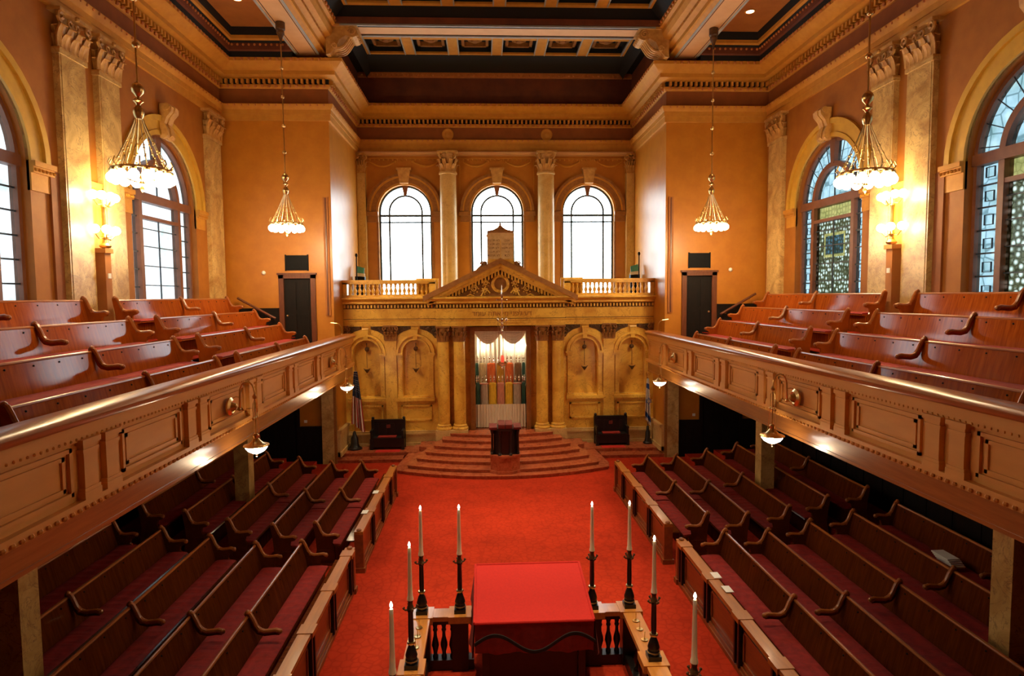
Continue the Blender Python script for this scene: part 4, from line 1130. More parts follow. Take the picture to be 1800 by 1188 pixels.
# ------------------------------------------------------------------ galleries
GR = [(6.0, 4.40), (6.80, 4.80), (7.65, 5.20), (8.50, 5.60)]     # back-top X and top height of each row
for s, w in ((-1,'left'), (1,'right')):
    mb = MB()
    mb.box(s*5.06, s*WX, 1.5, SY, 3.06, 3.40, 0)
    for (x0, zt) in ((5.06,3.50),(6.04,3.90),(6.86,4.30),(7.70,4.70)): mb.box(s*x0, s*WX, 1.5, SY-.02, 3.40, zt, 0)
    for (x0, zt) in ((6.04,3.90),(6.86,4.30),(7.70,4.70)): mb.box(s*(x0-.02), s*x0, 1.5, SY-.02, zt-.40, zt-.02, 1)
    struct('floor_gallery_'+w, mb, [M['carpet'], M['door_wood']])
    root = thing('gallery_parapet', 'long tan panelled gallery front on the %s side with polished rail' % w, 'parapet', (s*5.0, 11, 3.0))
    mb = MB(); mb.box(s*5.02, s*5.12, 1.5, 21.0, 3.30, 4.26)
    mb.box(s*4.97, s*5.03, 1.5, 21.05, 4.12, 4.26); mb.box(s*4.96, s*5.03, 1.5, 21.05, 3.30, 3.40)
    for x, z0, z1 in ((4.94,3.36,3.42),(4.985,4.06,4.12)): mb.box(s*x, s*5.03, 1.5, 21.05, z0, z1)
    pan = obj('panel_wall', mb, M['tanpaint'], root)
    PY = [2.4, 4.8, 7.2, 9.6, 12.0, 14.38, 16.72, 19.1]
    fields = list(zip(PY[:-1], PY[1:]))
    for a, b in fields + [(19.1, 21.4)]:
        mb = MB(); y0, y1 = a+.46, b-.46
        if b > 21: y1 = 20.85
        for k, (dy, dz, p) in enumerate(((0,0,.035),(.10,.07,.02))):
            y0k, y1k, z0, z1, t = y0+dy, y1-dy, 3.50+dz, 4.02-dz, .045
            for q in ((y0k,y1k,z0,z0+t),(y0k,y1k,z1-t,z1),(y0k,y0k+t,z0,z1),(y1k-t,y1k,z0,z1)):
                mb.box(s*(5.02-p), s*5.03, q[0], q[1], q[2], q[3])
        obj('panel_moulding', mb, M['tanpaint'], pan)
    mb = MB(); y = 1.6
    while y < 21:
        mb.ball((s*4.955, y, 3.335), .032, 6, rings=4); y += .12
    y = 1.6
    while y < 21:
        mb.ball((s*4.985, y, 4.09), .018, 5, rings=3); y += .09
    obj('bead_moulding', mb, M['tanpaint'], pan)
    mb = MB(); mb.box(s*5.01, s*5.07, 1.5, 21.02, 2.98, 3.30); mb.box(s*5.0, s*5.08, 1.5, 21.02, 2.98, 3.03); obj('fascia_board', mb, M['fascia'], root)
    for yc in PY:
        for dy in (-.2, .2):
            mb = MB(); mb.box(s*4.955, s*5.03, yc+dy-.12, yc+dy+.12, 3.42, 4.06); mb.box(s*4.94, s*5.03, yc+dy-.15, yc+dy+.15, 3.42, 3.50); mb.box(s*4.945, s*5.03, yc+dy-.14, yc+dy+.14, 3.50, 3.54)
            mb.box(s*4.93, s*5.03, yc+dy-.16, yc+dy+.16, 4.02, 4.08); mb.box(s*4.945, s*5.03, yc+dy-.14, yc+dy+.14, 3.93, 3.97)
            obj('pilaster_strip', mb, M['tanpaint'], root)
    mb = MB(); pr = [(4.90,4.26),(4.88,4.29),(4.88,4.33),(4.91,4.36),(4.96,4.38),(5.20,4.39),(5.30,4.37),(5.31,4.26)]
    mb.prism([(s*x, 1.5, z) for x, z in pr], (0, 19.5, 0)); obj('cap_rail', mb, M['wood_rail'], root)
    mb = MB(); mb.box(s*(WX-.06), s*WX, 1.5, SY-.05, 0, 3.05)  # dark lining added to stand in for the deep shade under the gallery
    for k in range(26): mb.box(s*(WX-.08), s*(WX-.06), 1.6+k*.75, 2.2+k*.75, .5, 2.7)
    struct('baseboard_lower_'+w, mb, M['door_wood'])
    # supporting columns
    for yc, nm in ((15.3,'far'), (7.85,'near')):
        where = 'beyond the middle aisle' if nm == 'far' else 'beside the nearest pews'
        root = thing('gallery_column', 'square marble column under the %s gallery, %s' % (w, where), 'column', (s*6.5, yc, 0), 'columns under the galleries')
        mb = MB(); r = .17; mb.box(s*6.5-r, s*6.5+r, yc-r, yc+r, .24, 2.85); obj('shaft', mb, M['marble_side'], root)
        mb = MB(); mb.box(s*6.5-.22, s*6.5+.22, yc-.22, yc+.22, 2.85, 3.06); mb.box(s*6.5-.20, s*6.5+.20, yc-.20, yc+.20, .12, .24); obj('block', mb, M['marble_side'], root)

# bracket lamps on the parapets
def bracket_lamp(s, y, label):
    root = thing('bracket_lamp', label, 'lamp', (s*5.0, y, 3.7), 'brass lamps on the gallery fronts')
    X = lambda c: s*(5.0-c)
    mb = MB()
    A = MB(); A.lathe(0, 0, [(.16,0),(.16,.03),(.11,.06),(.09,.05),(.07,.08),(.05,.12),(.001,.13)], 18)
    mb.v = [(X(.03+vz), y+vx, 3.74+vy) for vx, vy, vz in A.v]; mb.f = A.f; mb.m = A.m
    obj('wall_rosette', mb, M['brass'], root)
    mb = MB(); pts = [(X(.12),y,3.72),(X(.16),y,3.68),(X(.20),y,3.74),(X(.21),y,3.95)]
    pts += [(X(.21+.125*(1-math.cos(t*PI/8))), y, 3.98+.19*math.sin(t*PI/8)) for t in range(9)]
    pts += [(X(.46),y,3.90)]
    mb.tube(pts, .014, 8); mb.tube([(X(.21),y,3.90),(X(.16),y-.05,3.92),(X(.12),y-.08,3.90)], .009, 6); mb.ball((X(.20),y,3.69), .03, 8); obj('arm', mb, M['brass'], root)
    mb = MB(); mb.tube([(X(.46),y,3.90),(X(.46),y,3.26)], .010, 6); mb.lathe(X(.46), y, [(.001,3.86),(.035,3.88),(.04,3.92),(.02,3.95)], 8)
    for a in (-1, 1):
        mb.tube([(X(.46),y+a*.0,3.86),(X(.46),y+a*.09,3.80),(X(.46),y+a*.09,3.56)], .007, 5); mb.ball((X(.46),y+a*.09,3.54), .028, 8)
        mb.tube([(X(.46),y+a*.09,3.54),(X(.46),y+a*.19,3.10)], .004, 4)
    mb.tube([(X(.46),y-.09,3.54),(X(.46),y+.09,3.54)], .008, 5); mb.ball((X(.46),y,3.54), .028, 8); obj('hanger', mb, M['brass'], root)
    mb = MB(); mb.lathe(X(.46), y, [(.03,3.27),(.05,3.24),(.045,3.19),(.07,3.15),(.12,3.10),(.21,3.075),(.215,3.06),(.20,3.05),(.10,3.08),(.03,3.2)], 20); obj('shade', mb, M['brass'], root)
    mb = MB(); mb.lathe(X(.46), y, [(.185,3.05),(.18,3.02),(.14,2.97),(.07,2.93),(.02,2.915),(.001,2.91)], 18); obj('glass_bowl', mb, M['bowl'], root)
    mb = MB(); mb.ball((X(.46),y,2.89), .02, 8, sz=1.4); obj('finial', mb, M['brass'], root)
    return X(.46)
LAMPS = []
for s, w in ((-1,'left'), (1,'right')):
    LAMPS.append((bracket_lamp(s, 10.8, 'brass bracket lamp on the %s gallery front, nearer the viewer' % w), 10.8))
    LAMPS.append((bracket_lamp(s, 17.95, 'brass bracket lamp on the %s gallery front, at the ark end' % w), 17.95))

# ------------------------------------------------------------------ pews
ARM = [(-.02,.90),(.015,.925),(.05,.90),(.09,.82),(.13,.72),(.18,.655),(.25,.63),(.34,.635),(.42,.645),(.475,.625),(.49,.60)]
def pew(s, X, z0, y0, y1, divs, label, group, wood, cush, studs=True):
    """bench along Y; backrest top at X, seat towards the middle of the hall"""
    root = thing('pew', label, 'pew', (s*X, (y0+y1)/2, z0), group)
    P = lambda c, y, z: (s*(X-c), y, z0+z)
    a, b = y0+.04, y1-.04
    prof = [(-.005,.855),(.03,.855),(.055,.74),(.085,.62),(.115,.50),(.13,.40),(.095,.40),(.08,.50),(.05,.62),(.02,.74)]
    mb = MB(); mb.prism([P(c,a,z) for c, z in prof], (0,b-a,0)); bk = obj('backrest', mb, wood, root, sharp=60)
    mb = MB(); mb.tube([P(.010,a,.868), P(.010,b,.868)], .026, 8); obj('top_rail', mb, M['wood_rail'], root)
    if studs:
        n = max(2, int((b-a)/.52))
        for i in range(n):
            y = a + (b-a)*(i+.5)/n
            mb = MB(); mb.ball(P(.047,y,.80), .014, 6, rings=4); obj('number_stud', mb, M['black'], bk)
    mb = MB(); mb.prism([P(.12,a,.36),P(.51,a,.37),P(.53,a,.385),P(.51,a,.405),P(.12,a,.405)], (0,b-a,0)); mb.prism([P(.42,a,.0),P(.45,a,.0),P(.45,a,.37),P(.42,a,.37)], (0,b-a,0)); obj('seat', mb, wood, root)
    cuts = [a] + list(divs) + [b]
    for u, v in zip(cuts[:-1], cuts[1:]):
        mb = MB(); n = max(2, int((v-u)/.22)); rows = []
        cp = [(.14,.405),(.13,.42),(.16,.445),(.28,.455),(.42,.45),(.505,.44),(.52,.42),(.50,.405)]
        for i in range(n*2+1):
            y = u+.03+(v-u-.06)*i/(n*2); k = 1.0 if i % 2 else .82
            rows.append([P(c, y, .405+(z-.405)*k) for c, z in cp])
        for r0, r1 in zip(rows[:-1], rows[1:]): mb.strip(r0, r1)
        mb.add(rows[0], [tuple(range(len(cp)))[::-1]]); mb.add(rows[-1], [tuple(range(len(cp)))])
        obj('cushion', mb, cush, root, sharp=80)
    def end(y, t, name, full):
        out = [(-.03,.90)] + ARM[1:] + [(.46,.57),(.38,.55),(.36,.46),(.40,.40),(.42,.10),(.48,.08),(.48,0),(-.02,0),(0,.12),(.04,.35),(.02,.6)]
        if not full: out = [(-.03,.90)] + ARM[1:] + [(.47,.58),(.40,.585),(.26,.57),(.15,.60),(.10,.66),(.06,.76),(.02,.85)]
        mb = MB(); mb.prism([P(c, y-t, z) for c, z in out], (0, 2*t, 0))
        if full:
            for (c0,c1,zA,zB) in ((.10,.40,.12,.34),):
                for sd in (-1, 1):
                    mb.box(P(c0,0,0)[0], P(c1,0,0)[0], y+sd*t, y+sd*(t+.012), z0+zA, z0+zB)
            mb.box(P(-.03,0,0)[0], P(.50,0,0)[0], y-t-.02, y+t+.02, z0, z0+.06)
        e = obj(name, mb, wood, root)
        mb = MB(); mb.tube([P(c, y, z+.004) for c, z in ARM], [.03,.034,.034,.034,.034,.036,.034,.034,.036,.038,.03], 8)
        for c, z in (ARM[1], ARM[5], ARM[9]): mb.ball(P(c, y, z+.002), .042, 8)
        obj('armrest', mb, M['wood_rail'], e)
    end(y0+.03, .03, 'end_panel', True); end(y1-.03, .03, 'end_panel', True)
    for d in divs: end(d, .022, 'divider', False)
    return root

FROW = [(4.17,0),(5.03,0),(5.95,.12),(6.93,.24),(7.93,.36)]
ORD = ['innermost row', 'second row', 'third row', 'fourth row', 'outer row']
FAR = [(12.85,17.75,15.15),(12.80,17.80,15.15),(12.83,17.86,15.3),(13.07,18.05,15.6),(13.25,18.3,15.8)]
NEA = [(3.6,11.93,(9.15,6.4)),(3.6,11.9,(9.2,6.4)),(3.6,12.03,(9.3,6.5)),(3.6,12.18,(9.43,6.6)),(3.6,12.3,(9.5,6.7))]
GORD = ['lowest row', 'second row up', 'third row up', 'top row']
for s, w in ((-1,'left'), (1,'right')):
    for i, (X, z) in enumerate(FROW):
        y0, y1, d = FAR[i]
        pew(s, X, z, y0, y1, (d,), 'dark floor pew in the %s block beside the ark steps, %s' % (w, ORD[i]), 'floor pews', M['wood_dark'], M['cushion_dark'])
        y0, y1, d = NEA[i]
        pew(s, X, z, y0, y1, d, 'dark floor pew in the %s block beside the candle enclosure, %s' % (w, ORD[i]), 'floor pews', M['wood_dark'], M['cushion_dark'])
    for i, (X, zt) in enumerate(GR):
        z = zt-.90; ye = (19.0,19.2,19.5,19.6)[i]
        pew(s, X, z, 13.72, ye, ((13.72+ye)/2,), 'cherry pew in the %s gallery, short block by the door, %s' % (w, GORD[i]), 'gallery pews', M['wood'], M['cushion'])
        pew(s, X, z, (7.15 if i == 0 else 4.3), 12.72, (10.1,) if i == 0 else (10.1,7.3), 'cherry pew in the %s gallery, long block away from the door, %s' % (w, GORD[i]), 'gallery pews', M['wood'], M['cushion'])

# ------------------------------------------------------------------ low panelled screens along the carpet
def screen(s, y0, y1, posts, label):
    root = thing('low_screen', label, 'screen', (s*3.17, (y0+y1)/2, 0), 'low wooden screens')
    mb = MB(); mb.box(s*3.15, s*3.21, y0, y1, .12, .78)
    for a, b in zip([y0]+posts, posts+[y1]):
        for q in ((a+.14,b-.14,.20,.24),(a+.14,b-.14,.66,.70),(a+.14,a+.18,.20,.70),(b-.18,b-.14,.20,.70)): mb.box(s*3.13, s*3.16, q[0], q[1], q[2], q[3])
    obj('panel', mb, M['wood_screen'], root)
    mb = MB(); mb.box(s*3.12, s*3.24, y0, y1, 0, .13); mb.box(s*3.10, s*3.24, y0, y1, 0, .07); obj('base_rail', mb, M['wood_screen'], root)
    mb = MB(); mb.box(s*3.09, s*3.27, y0-.02, y1+.02, .79, .855); mb.box(s*3.11, s*3.25, y0, y1, .76, .79); 
    for p in posts: mb.box(s*3.06, s*3.29, p-.13, p+.13, .79, .865)
    obj('cap', mb, M['screen_cap'], root)
    mb = MB(); mb.box(s*3.21, s*3.45, y0+.05, y1-.05, .62, .65); mb.box(s*3.42, s*3.45, y0+.05, y1-.05, .56, .62); obj('book_ledge', mb, M['wood_dark'], root)
    for p in posts:
        for dy in (-.07, .07):
            mb = MB(); mb.box(s*3.085, s*3.15, p+dy-.025, p+dy+.025, .10, .79); obj('strip_post', mb, M['black_wood'], root)
    for y in (y0+.04, y1-.04):
        mb = MB(); mb.box(s*3.09, s*3.27, y-.06, y+.06, 0, .79); mb.box(s*3.06, s*3.30, y-.08, y+.08, 0, .10); mb.ball((s*3.18, y, .87), .055, 8, sz=.6); obj('end_post', mb, M['wood_screen'], root)
for s, w in ((-1,'left'), (1,'right')):
    screen(s, 12.48, 17.4, [13.75, 15.1, 16.4], 'low panelled wooden screen on the %s carpet edge, section beside the ark steps' % w)
    screen(s, 3.6, 11.66, [5.0, 6.3, 7.55, 8.76, 10.05, 11.4], 'low panelled wooden screen on the %s carpet edge, section beside the candle enclosure' % w)
# white cards on the screens
for s, y, lab in ((1,10.05,'white card on the right screen cap, the one farther from the viewer'),(1,9.55,'white card on the right screen cap, the one nearer the viewer'),(-1,15.0,'white card on the left far screen, the one nearer the ark'),(-1,13.6,'white card on the left far screen, the one farther from the ark')):
    mb = MB(); mb.box(s*3.20, s*3.33, y-.11, y+.11, .866, .874); tag(obj('card', mb, M['paper']), lab, 'card')
mb = MB()
for k in range(5): mb.box(7.40-.01*k, 7.62-.01*k, 10.05+.02*k, 10.45+.02*k, .87+.025*k, .893+.025*k)
tag(obj('prayer_book_pile', mb, M['paper']), 'loose pile of white papers on a pew under the right gallery', 'papers')

# ------------------------------------------------------------------ bimah enclosure
enc = thing('candle_enclosure', 'dark balustraded enclosure with oak top rail round the reading table', 'enclosure', (0, 7.5, 0))
RZ = .85; XR = 1.57; YF = 9.12
mb = MB()
for s in (-1, 1):
    mb.box(s*(XR-.13), s*(XR+.13), 3.0, YF, RZ-.07, RZ); mb.box(s*.85, s*(XR+.10), YF-.13, YF+.13, RZ-.07, RZ)
    for x, y in ((XR,YF),(1.0,YF),(XR,7.75),(XR,6.2),(XR,4.7)): mb.box(s*x-.17, s*x+.17, y-.17, y+.17, RZ-.09, RZ+.012)
obj('top_rail', mb, M['oak_top'], enc)
mb = MB()
for s in (-1, 1):
    mb.box(s*(XR-.09), s*(XR+.09), 3.0, YF, .0, .16); mb.box(s*.80, s*XR, YF-.09, YF+.09, 0, .16)
    mb.box(s*(XR-.05), s*(XR+.05), 3.0, YF, RZ-.16, RZ-.07); mb.box(s*.85, s*XR, YF-.05, YF+.05, RZ-.16, RZ-.07)
obj('bottom_rail', mb, M['black_wood'], enc)
for s in (-1, 1):
    for x, y in ((XR,YF),(1.0,YF),(XR,7.75),(XR,6.2),(XR,4.7)):
        mb = MB(); mb.box(s*x-.12, s*x+.12, y-.12, y+.12, 0, RZ-.09); obj('post', mb, M['black_wood'], enc)
    for x in (1.12,1.25,1.38):
        mb = MB(); baluster_mesh(mb, s*x, YF, .16, .55, .055); obj('baluster', mb, M['black_wood'], enc)
    for k in range(20):
        y = 3.3+k*.28
        if min(abs(y-q) for q in (7.75,6.2,4.7,9.12)) < .16: continue
        mb = MB(); baluster_mesh(mb, s*XR, y, .16, .55, .055); obj('baluster', mb, M['black_wood'], enc)

def candlestick(x, y, label):
    root = thing('candlestick', label, 'candlestick', (x, y, RZ+.012), 'tall candlesticks on the enclosure')
    z = RZ+.012
    mb = MB(); mb.box(x-.085, x+.085, y-.085, y+.085, z, z+.06); mb.lathe(x, y, [(.075,.06),(.085,.09),(.07,.13),(.08,.16),(.055,.24),(.035,.29),(.045,.31),(.035,.33)], 12, z=z); obj('base', mb, M['black_wood'], root)
    mb = MB(); mb.lathe(x, y, [(.050,.31),(.056,.325),(.050,.34)], 12, z=z); obj('brass_collar', mb, M['brass'], root)
    mb = MB(); mb.lathe(x, y, [(.082,.085),(.088,.095),(.082,.105)], 12, z=z); obj('brass_ring', mb, M['brass'], root)
    mb = MB(); mb.lathe(x, y, [(.034,.33),(.036,.5),(.032,.72),(.040,.74),(.030,.76)], 12, z=z); obj('stem', mb, M['black_wood'], root)
    mb = MB()
    for a in range(4):
        t = a*PI/2+.4; c, s_ = math.cos(t), math.sin(t)
        mb.tube([(x+.03*c,y+.03*s_,z+.76),(x+.07*c,y+.07*s_,z+.765),(x+.09*c,y+.09*s_,z+.79),(x+.075*c,y+.075*s_,z+.805)], .012, 6)
        mb.ball((x+.09*c,y+.09*s_,z+.79), .016, 6)
    mb.lathe(x, y, [(.03,.75),(.045,.77),(.04,.80),(.028,.83),(.034,.87),(.036,.89)], 12, z=z); obj('candle_cup', mb, M['bronze'], root)
    mb = MB(); mb.lathe(x, y, [(.042,.885),(.040,.91),(.033,.94),(.028,1.1),(.022,1.5),(.021,1.56),(.018,1.565)], 12, z=z); cd = obj('candle', mb, M['candle'], root)
    mb = MB(); mb.lathe(x, y, [(.003,1.57),(.012,1.585),(.017,1.60),(.013,1.62),(.006,1.637),(.001,1.645)], 10, z=z); obj('flame', mb, M['flame'], cd)
for s, w in ((-1,'left'), (1,'right')):
    candlestick(s*XR, YF, 'tall white candle on the far %s corner of the candle enclosure' % w)
    candlestick(s*1.0, YF, 'tall white candle beside the far %s corner of the red table' % w)
    candlestick(s*XR, 7.75, 'tall white candle on the %s enclosure rail, next one before the far corner' % w)
    candlestick(s*XR, 6.2, 'tall white candle on the %s enclosure rail, third from the far end' % w)
    candlestick(s*XR, 4.7, 'tall white candle on the %s enclosure rail, only its tip in view' % w)
    for k, y in enumerate((8.70,8.47,8.20)):
        root = thing('candle_pricket', 'small brass pricket dish on the %s rail, %s from the far corner' % (w, ('first','second','third')[k]), 'pricket', (s*XR, y, RZ), 'brass prickets on the rails')
        mb = MB(); mb.lathe(s*XR, y, [(.045,RZ),(.05,RZ+.008),(.046,RZ+.014),(.012,RZ+.012)], 14); obj('dish', mb, M['brass'], root)
        mb = MB(); mb.lathe(s*XR, y, [(.008,RZ+.01),(.006,RZ+.10),(.012,RZ+.11),(.001,RZ+.125)], 8); obj('pin', mb, M['brass'], root)

# reading table with its red cover
root = thing('reading_table', 'dark wooden reading table under the red cover', 'table', (.05, 9.0, 0))
ZN, ZFr = 1.08, 1.28; YN, YFr = 8.36, 9.72
mb = MB(); mb.prism([(-.72,YN+.04,ZN-.06),(.84,YN+.04,ZN-.06),(.84,YFr-.04,ZFr-.06),(-.72,YFr-.04,ZFr-.06)], (0,0,.05)); obj('tabletop', mb, M['black_wood'], root)
for x in (-.62, .74):
    for y, zt in ((YN+.14,ZN-.05),(YFr-.14,ZFr-.06)):
        mb = MB(); mb.box(x-.05, x+.05, y-.05, y+.05, 0, zt); obj('leg', mb, M['black_wood'], root)
mb = MB(); mb.box(-.58, .70, YN+.16, YFr-.16, .0, .55); obj('cabinet', mb, M['black_wood'], root)
cl = thing('table_cover', 'red velvet cover draped over the reading table with scalloped dark fringe', 'tablecloth', (.05, 9.0, .6))
mb = MB()
def tz(y): return ZN + (ZFr-ZN)*(y-YN)/(YFr-YN) + .004
mb.prism([(-.77,YN-.03,tz(YN-.03)),(.89,YN-.03,tz(YN-.03)),(.89,YFr+.02,tz(YFr+.02)),(-.77,YFr+.02,tz(YFr+.02))], (0,0,.018))
for a, b in (((-.77,YN-.03),(.89,YN-.03)),((.89,YN-.03),(.89,YFr+.02)),((-.77,YN-.03),(-.77,YFr+.02)),((-.77,YFr+.02),(.89,YFr+.02))):
    mb.tube([(a[0],a[1],tz(a[1])+.012),(b[0],b[1],tz(b[1])+.012)], .022, 8)
obj('cover_top', mb, M['cloth_red'], cl)
def drape(mb, pts, drop, amp=.025, n=60, th=.015, fr=None):
    """pts: two plan points with top heights; hanging cloth with soft folds"""
    (x0,y0,za), (x1,y1,zb) = pts; L = math.hypot(x1-x0, y1-y0); nx, ny = (y1-y0)/L, -(x1-x0)/L
    rows = []
    for j in range(7):
        u = j/6; r = []
        for i in range(n+1):
            t = i/n; o = (.01+.05*u) + amp*u*math.sin(t*L*13)+.01*u*math.sin(t*L*31)
            r.append((x0+(x1-x0)*t+nx*o, y0+(y1-y0)*t+ny*o, za+(zb-za)*t - drop*u))
        rows.append(r)
    for a, b in zip(rows[:-1], rows[1:]): mb.strip(a, b)
    back = [[(x-nx*th, y-ny*th, z) for x, y, z in r] for r in rows]
    for a, b in zip(back[:-1], back[1:]): mb.strip(b, a)
    mb.strip(rows[-1], back[-1])
    if fr is not None:
        W = []
        for i in range(n+1):
            t = i/n; u = .55 - .22*math.cos(t*2*PI*1.5+PI)*(1 if .0 < t < 1 else 0)
            u = .42 + .20*(.5-.5*math.cos(t*6*PI)) if False else .50+.24*math.sin(t*3*PI-PI/2+PI)
            o = (.01+.05*u)+amp*u*math.sin(t*L*13)+.012
            W.append((x0+(x1-x0)*t+nx*o, y0+(y1-y0)*t+ny*o, za+(zb-za)*t-drop*u))
        fr.tube(W, .02, 6)
fr = MB(); mb = MB(); drape(mb, ((.89,YN-.03,tz(YN)),(-.77,YN-.03,tz(YN))), .46, fr=None)
# scalloped fringe across the front
W = []
for i in range(61):
    t = i/60; x = .89-1.66*t; u = .46 + .34*(.5-.5*math.cos((t-.5)*2*PI*1.0+PI)) if abs(t-.5) < .5 else .5
    u = .50 + .26*math.cos((t-.5)*2*PI*1.5); o = .055+.025*u
    W.append((x, YN-.03-o-.02, tz(YN)-.46*u))
for i in range(6):
    fr.tube([(x, y, z-.008*i) for x, y, z in W], .008, 6)
obj('front_drape', mb, M['cloth_maroon'], cl); obj('front_fringe', fr, M['fringe'], cl)
for a, nm in ((-.77,1), (.89,-1)):
    mb = MB(); p = ((a,YN-.03,tz(YN)),(a,YFr+.02,tz(YFr)))
    if nm > 0: p = (p[0], p[1])
    else: p = (p[1], p[0])
    # outward normal must point away from the table
    (x0,y0,_), (x1,y1,_) = p
    L = math.hypot(x1-x0,y1-y0); nx = (y1-y0)/L
    if nx*(1 if a > 0 else -1) < 0: p = (p[1], p[0])
    drape(mb, p, .50); obj('side_drape', mb, M['cloth_maroon'], cl)
mb = MB(); drape(mb, ((-.77,YFr+.02,tz(YFr)),(.89,YFr+.02,tz(YFr))), .45); obj('back_drape', mb, M['cloth_red'], cl)

# ------------------------------------------------------------------ chandeliers and sconces
def chandelier(x, y, label):
    root = thing('chandelier', label, 'chandelier', (x, y, 13.3), 'globe chandeliers')
    zb = 7.62; rr = .42
    mb = MB(); mb.lathe(x, y, [(.13,13.29),(.13,13.10),(.10,13.06),(.11,13.0),(.06,12.90),(.03,12.8),(.02,12.7)], 16); obj('canopy', mb, M['bronze'], root)
    mb = MB(); mb.tube([(x,y,12.9),(x,y,8.7)], .016, 8); obj('rod', mb, M['brass'], root)
    for z, r in ((12.05,.05),(11.25,.05),(10.45,.055),(9.72,.06)):
        mb = MB(); mb.ball((x,y,z), r, 10, sz=.9); obj('rod_knob', mb, M['brass'], root)
    mb = MB()
    mb.lathe(x, y, [(.02,9.13),(.05,9.11),(.085,9.07),(.10,9.02),(.085,8.96),(.05,8.92),(.028,8.89),(.045,8.86),(.075,8.84),(.08,8.82),(.045,8.79),(.03,8.76),(.055,8.73),(.08,8.69),(.085,8.64),(.07,8.58),(.05,8.54)], 16); obj('turned_stem', mb, M['brass'], root)
    mb = MB()
    for i in range(14):
        a = 2*PI*i/14; c, s = math.cos(a), math.sin(a)
        pts = [(x+c*(.06+(rr-.06)*t**1.15), y+s*(.06+(rr-.06)*t**1.15), 8.54-(8.54-zb-.10)*t) for t in [k/8 for k in range(9)]]
        mb.tube(pts, .0065, 6)
        for t in (.45, .62, .8): k = t**1.15; mb.ball((x+c*(.06+(rr-.06)*k), y+s*(.06+(rr-.06)*k), 8.54-(8.54-zb-.10)*t), .018, 6)
    obj('chains', mb, M['brass'], root)
    mb = MB()
    mb.tube([(x+rr*math.cos(a), y+rr*math.sin(a), zb+.09) for a in [2*PI*i/28 for i in range(29)]], .022, 6)
    for i in range(14):
        a = 2*PI*i/14+.22; c, s = math.cos(a), math.sin(a)
        mb.tube([(x+rr*c,y+rr*s,zb+.1),(x+(rr+.05)*c,y+(rr+.05)*s,zb+.17),(x+(rr+.02)*c,y+(rr+.02)*s,zb+.24)], .012, 5)
    obj('ring', mb, M['brass'], root)
    for i in range(14):
        a = 2*PI*i/14; gx, gy = x+rr*math.cos(a), y+rr*math.sin(a)
        mb = MB(); mb.lathe(gx, gy, [(.03,zb+.09),(.05,zb+.07),(.045,zb+.04)], 8)
        h = obj('lamp_holder', mb, M['brass'], root)
        mb = MB(); mb.ball((gx,gy,zb-.05), .085, 12, sz=1.05); obj('globe', mb, M['globe'], h)
    mb = MB()
    for i in range(6):
        a = 2*PI*i/6; mb.tube([(x+rr*math.cos(a),y+rr*math.sin(a),zb+.09),(x+.2*math.cos(a),y+.2*math.sin(a),zb-.06),(x,y,zb-.12)], .01, 5)
    mb.lathe(x, y, [(.001,zb-.27),(.03,zb-.23),(.035,zb-.20),(.015,zb-.17),(.05,zb-.13),(.02,zb-.08)], 10); obj('finial', mb, M['brass'], root)
    return (x, y, zb)
CH = [chandelier(-6.2, 18.3, 'globe chandelier on the left, far one near the ark end wall'),
      chandelier(6.18, 18.4, 'globe chandelier on the right, far one near the ark end wall'),
      chandelier(-6.2, 10.7, 'large globe chandelier on the left in front of the side window'),
      chandelier(6.18, 10.9, 'large globe chandelier on the right in front of the mosaic window')]

def sconce(s, label):
    x = s*(WX-.20); y = 14.09
    root = thing('wall_sconce', label, 'sconce', (x, y, 5.6), 'brass wall sconces')
    X = lambda c: s*(WX-c)
    mb = MB(); mb.box(X(.05), X(.26), y-.11, y+.11, 4.75, 6.60); mb.box(X(.05), X(.30), y-.15, y+.15, 6.60, 6.70); obj('pedestal', mb, M['panel_brown'], root)
    mb = MB(); mb.lathe(X(.22), y, [(.03,6.70),(.10,6.72),(.12,6.76),(.06,6.82),(.05,6.9),(.07,6.95),(.04,7.0),(.04,7.55),(.06,7.6),(.03,7.66),(.03,7.95),(.001,8.0)], 12); obj('stem', mb, M['brass'], root)
    for zc, rad, k in ((7.0,.30,4),(7.72,.30,5)):
        mb = MB()
        for i in range(k):
            a = -PI/2 + PI*i/(k-1); dx, dy = math.cos(a)*rad*.55, math.sin(a)*rad*1.15
            mb.tube([(X(.22),y,zc-.06),(X(.22+dx*.6),y+dy*.6,zc-.10),(X(.22+dx),y+dy,zc)], .012, 6)
        obj('arms', mb, M['brass'], root)
    for zc, rad, k in ((7.0,.30,4),(7.72,.30,5)):
        for i in range(k):
            a = -PI/2 + PI*i/(k-1); dx, dy = math.cos(a)*rad*.55, math.sin(a)*rad*1.15
            mb = MB(); mb.ball((X(.22+dx),y+dy,zc+.10), .095, 12); obj('globe', mb, M['globe_sconce'], root)
sconce(-1, 'lit brass sconce between the paired pilasters of the left wall'); sconce(1, 'lit brass sconce between the paired pilasters of the right wall')
for s, w in ((-1,'left'), (1,'right')):
    mb = MB(); bar(mb, (mpL if s < 0 else mpR), 13.98, 14.08, 6.05, 6.16, -.32, -.30); tag(obj('thermostat_plate', mb, M['white']), 'tiny white plate on the pedestal below the %s wall sconce' % w, 'switch')

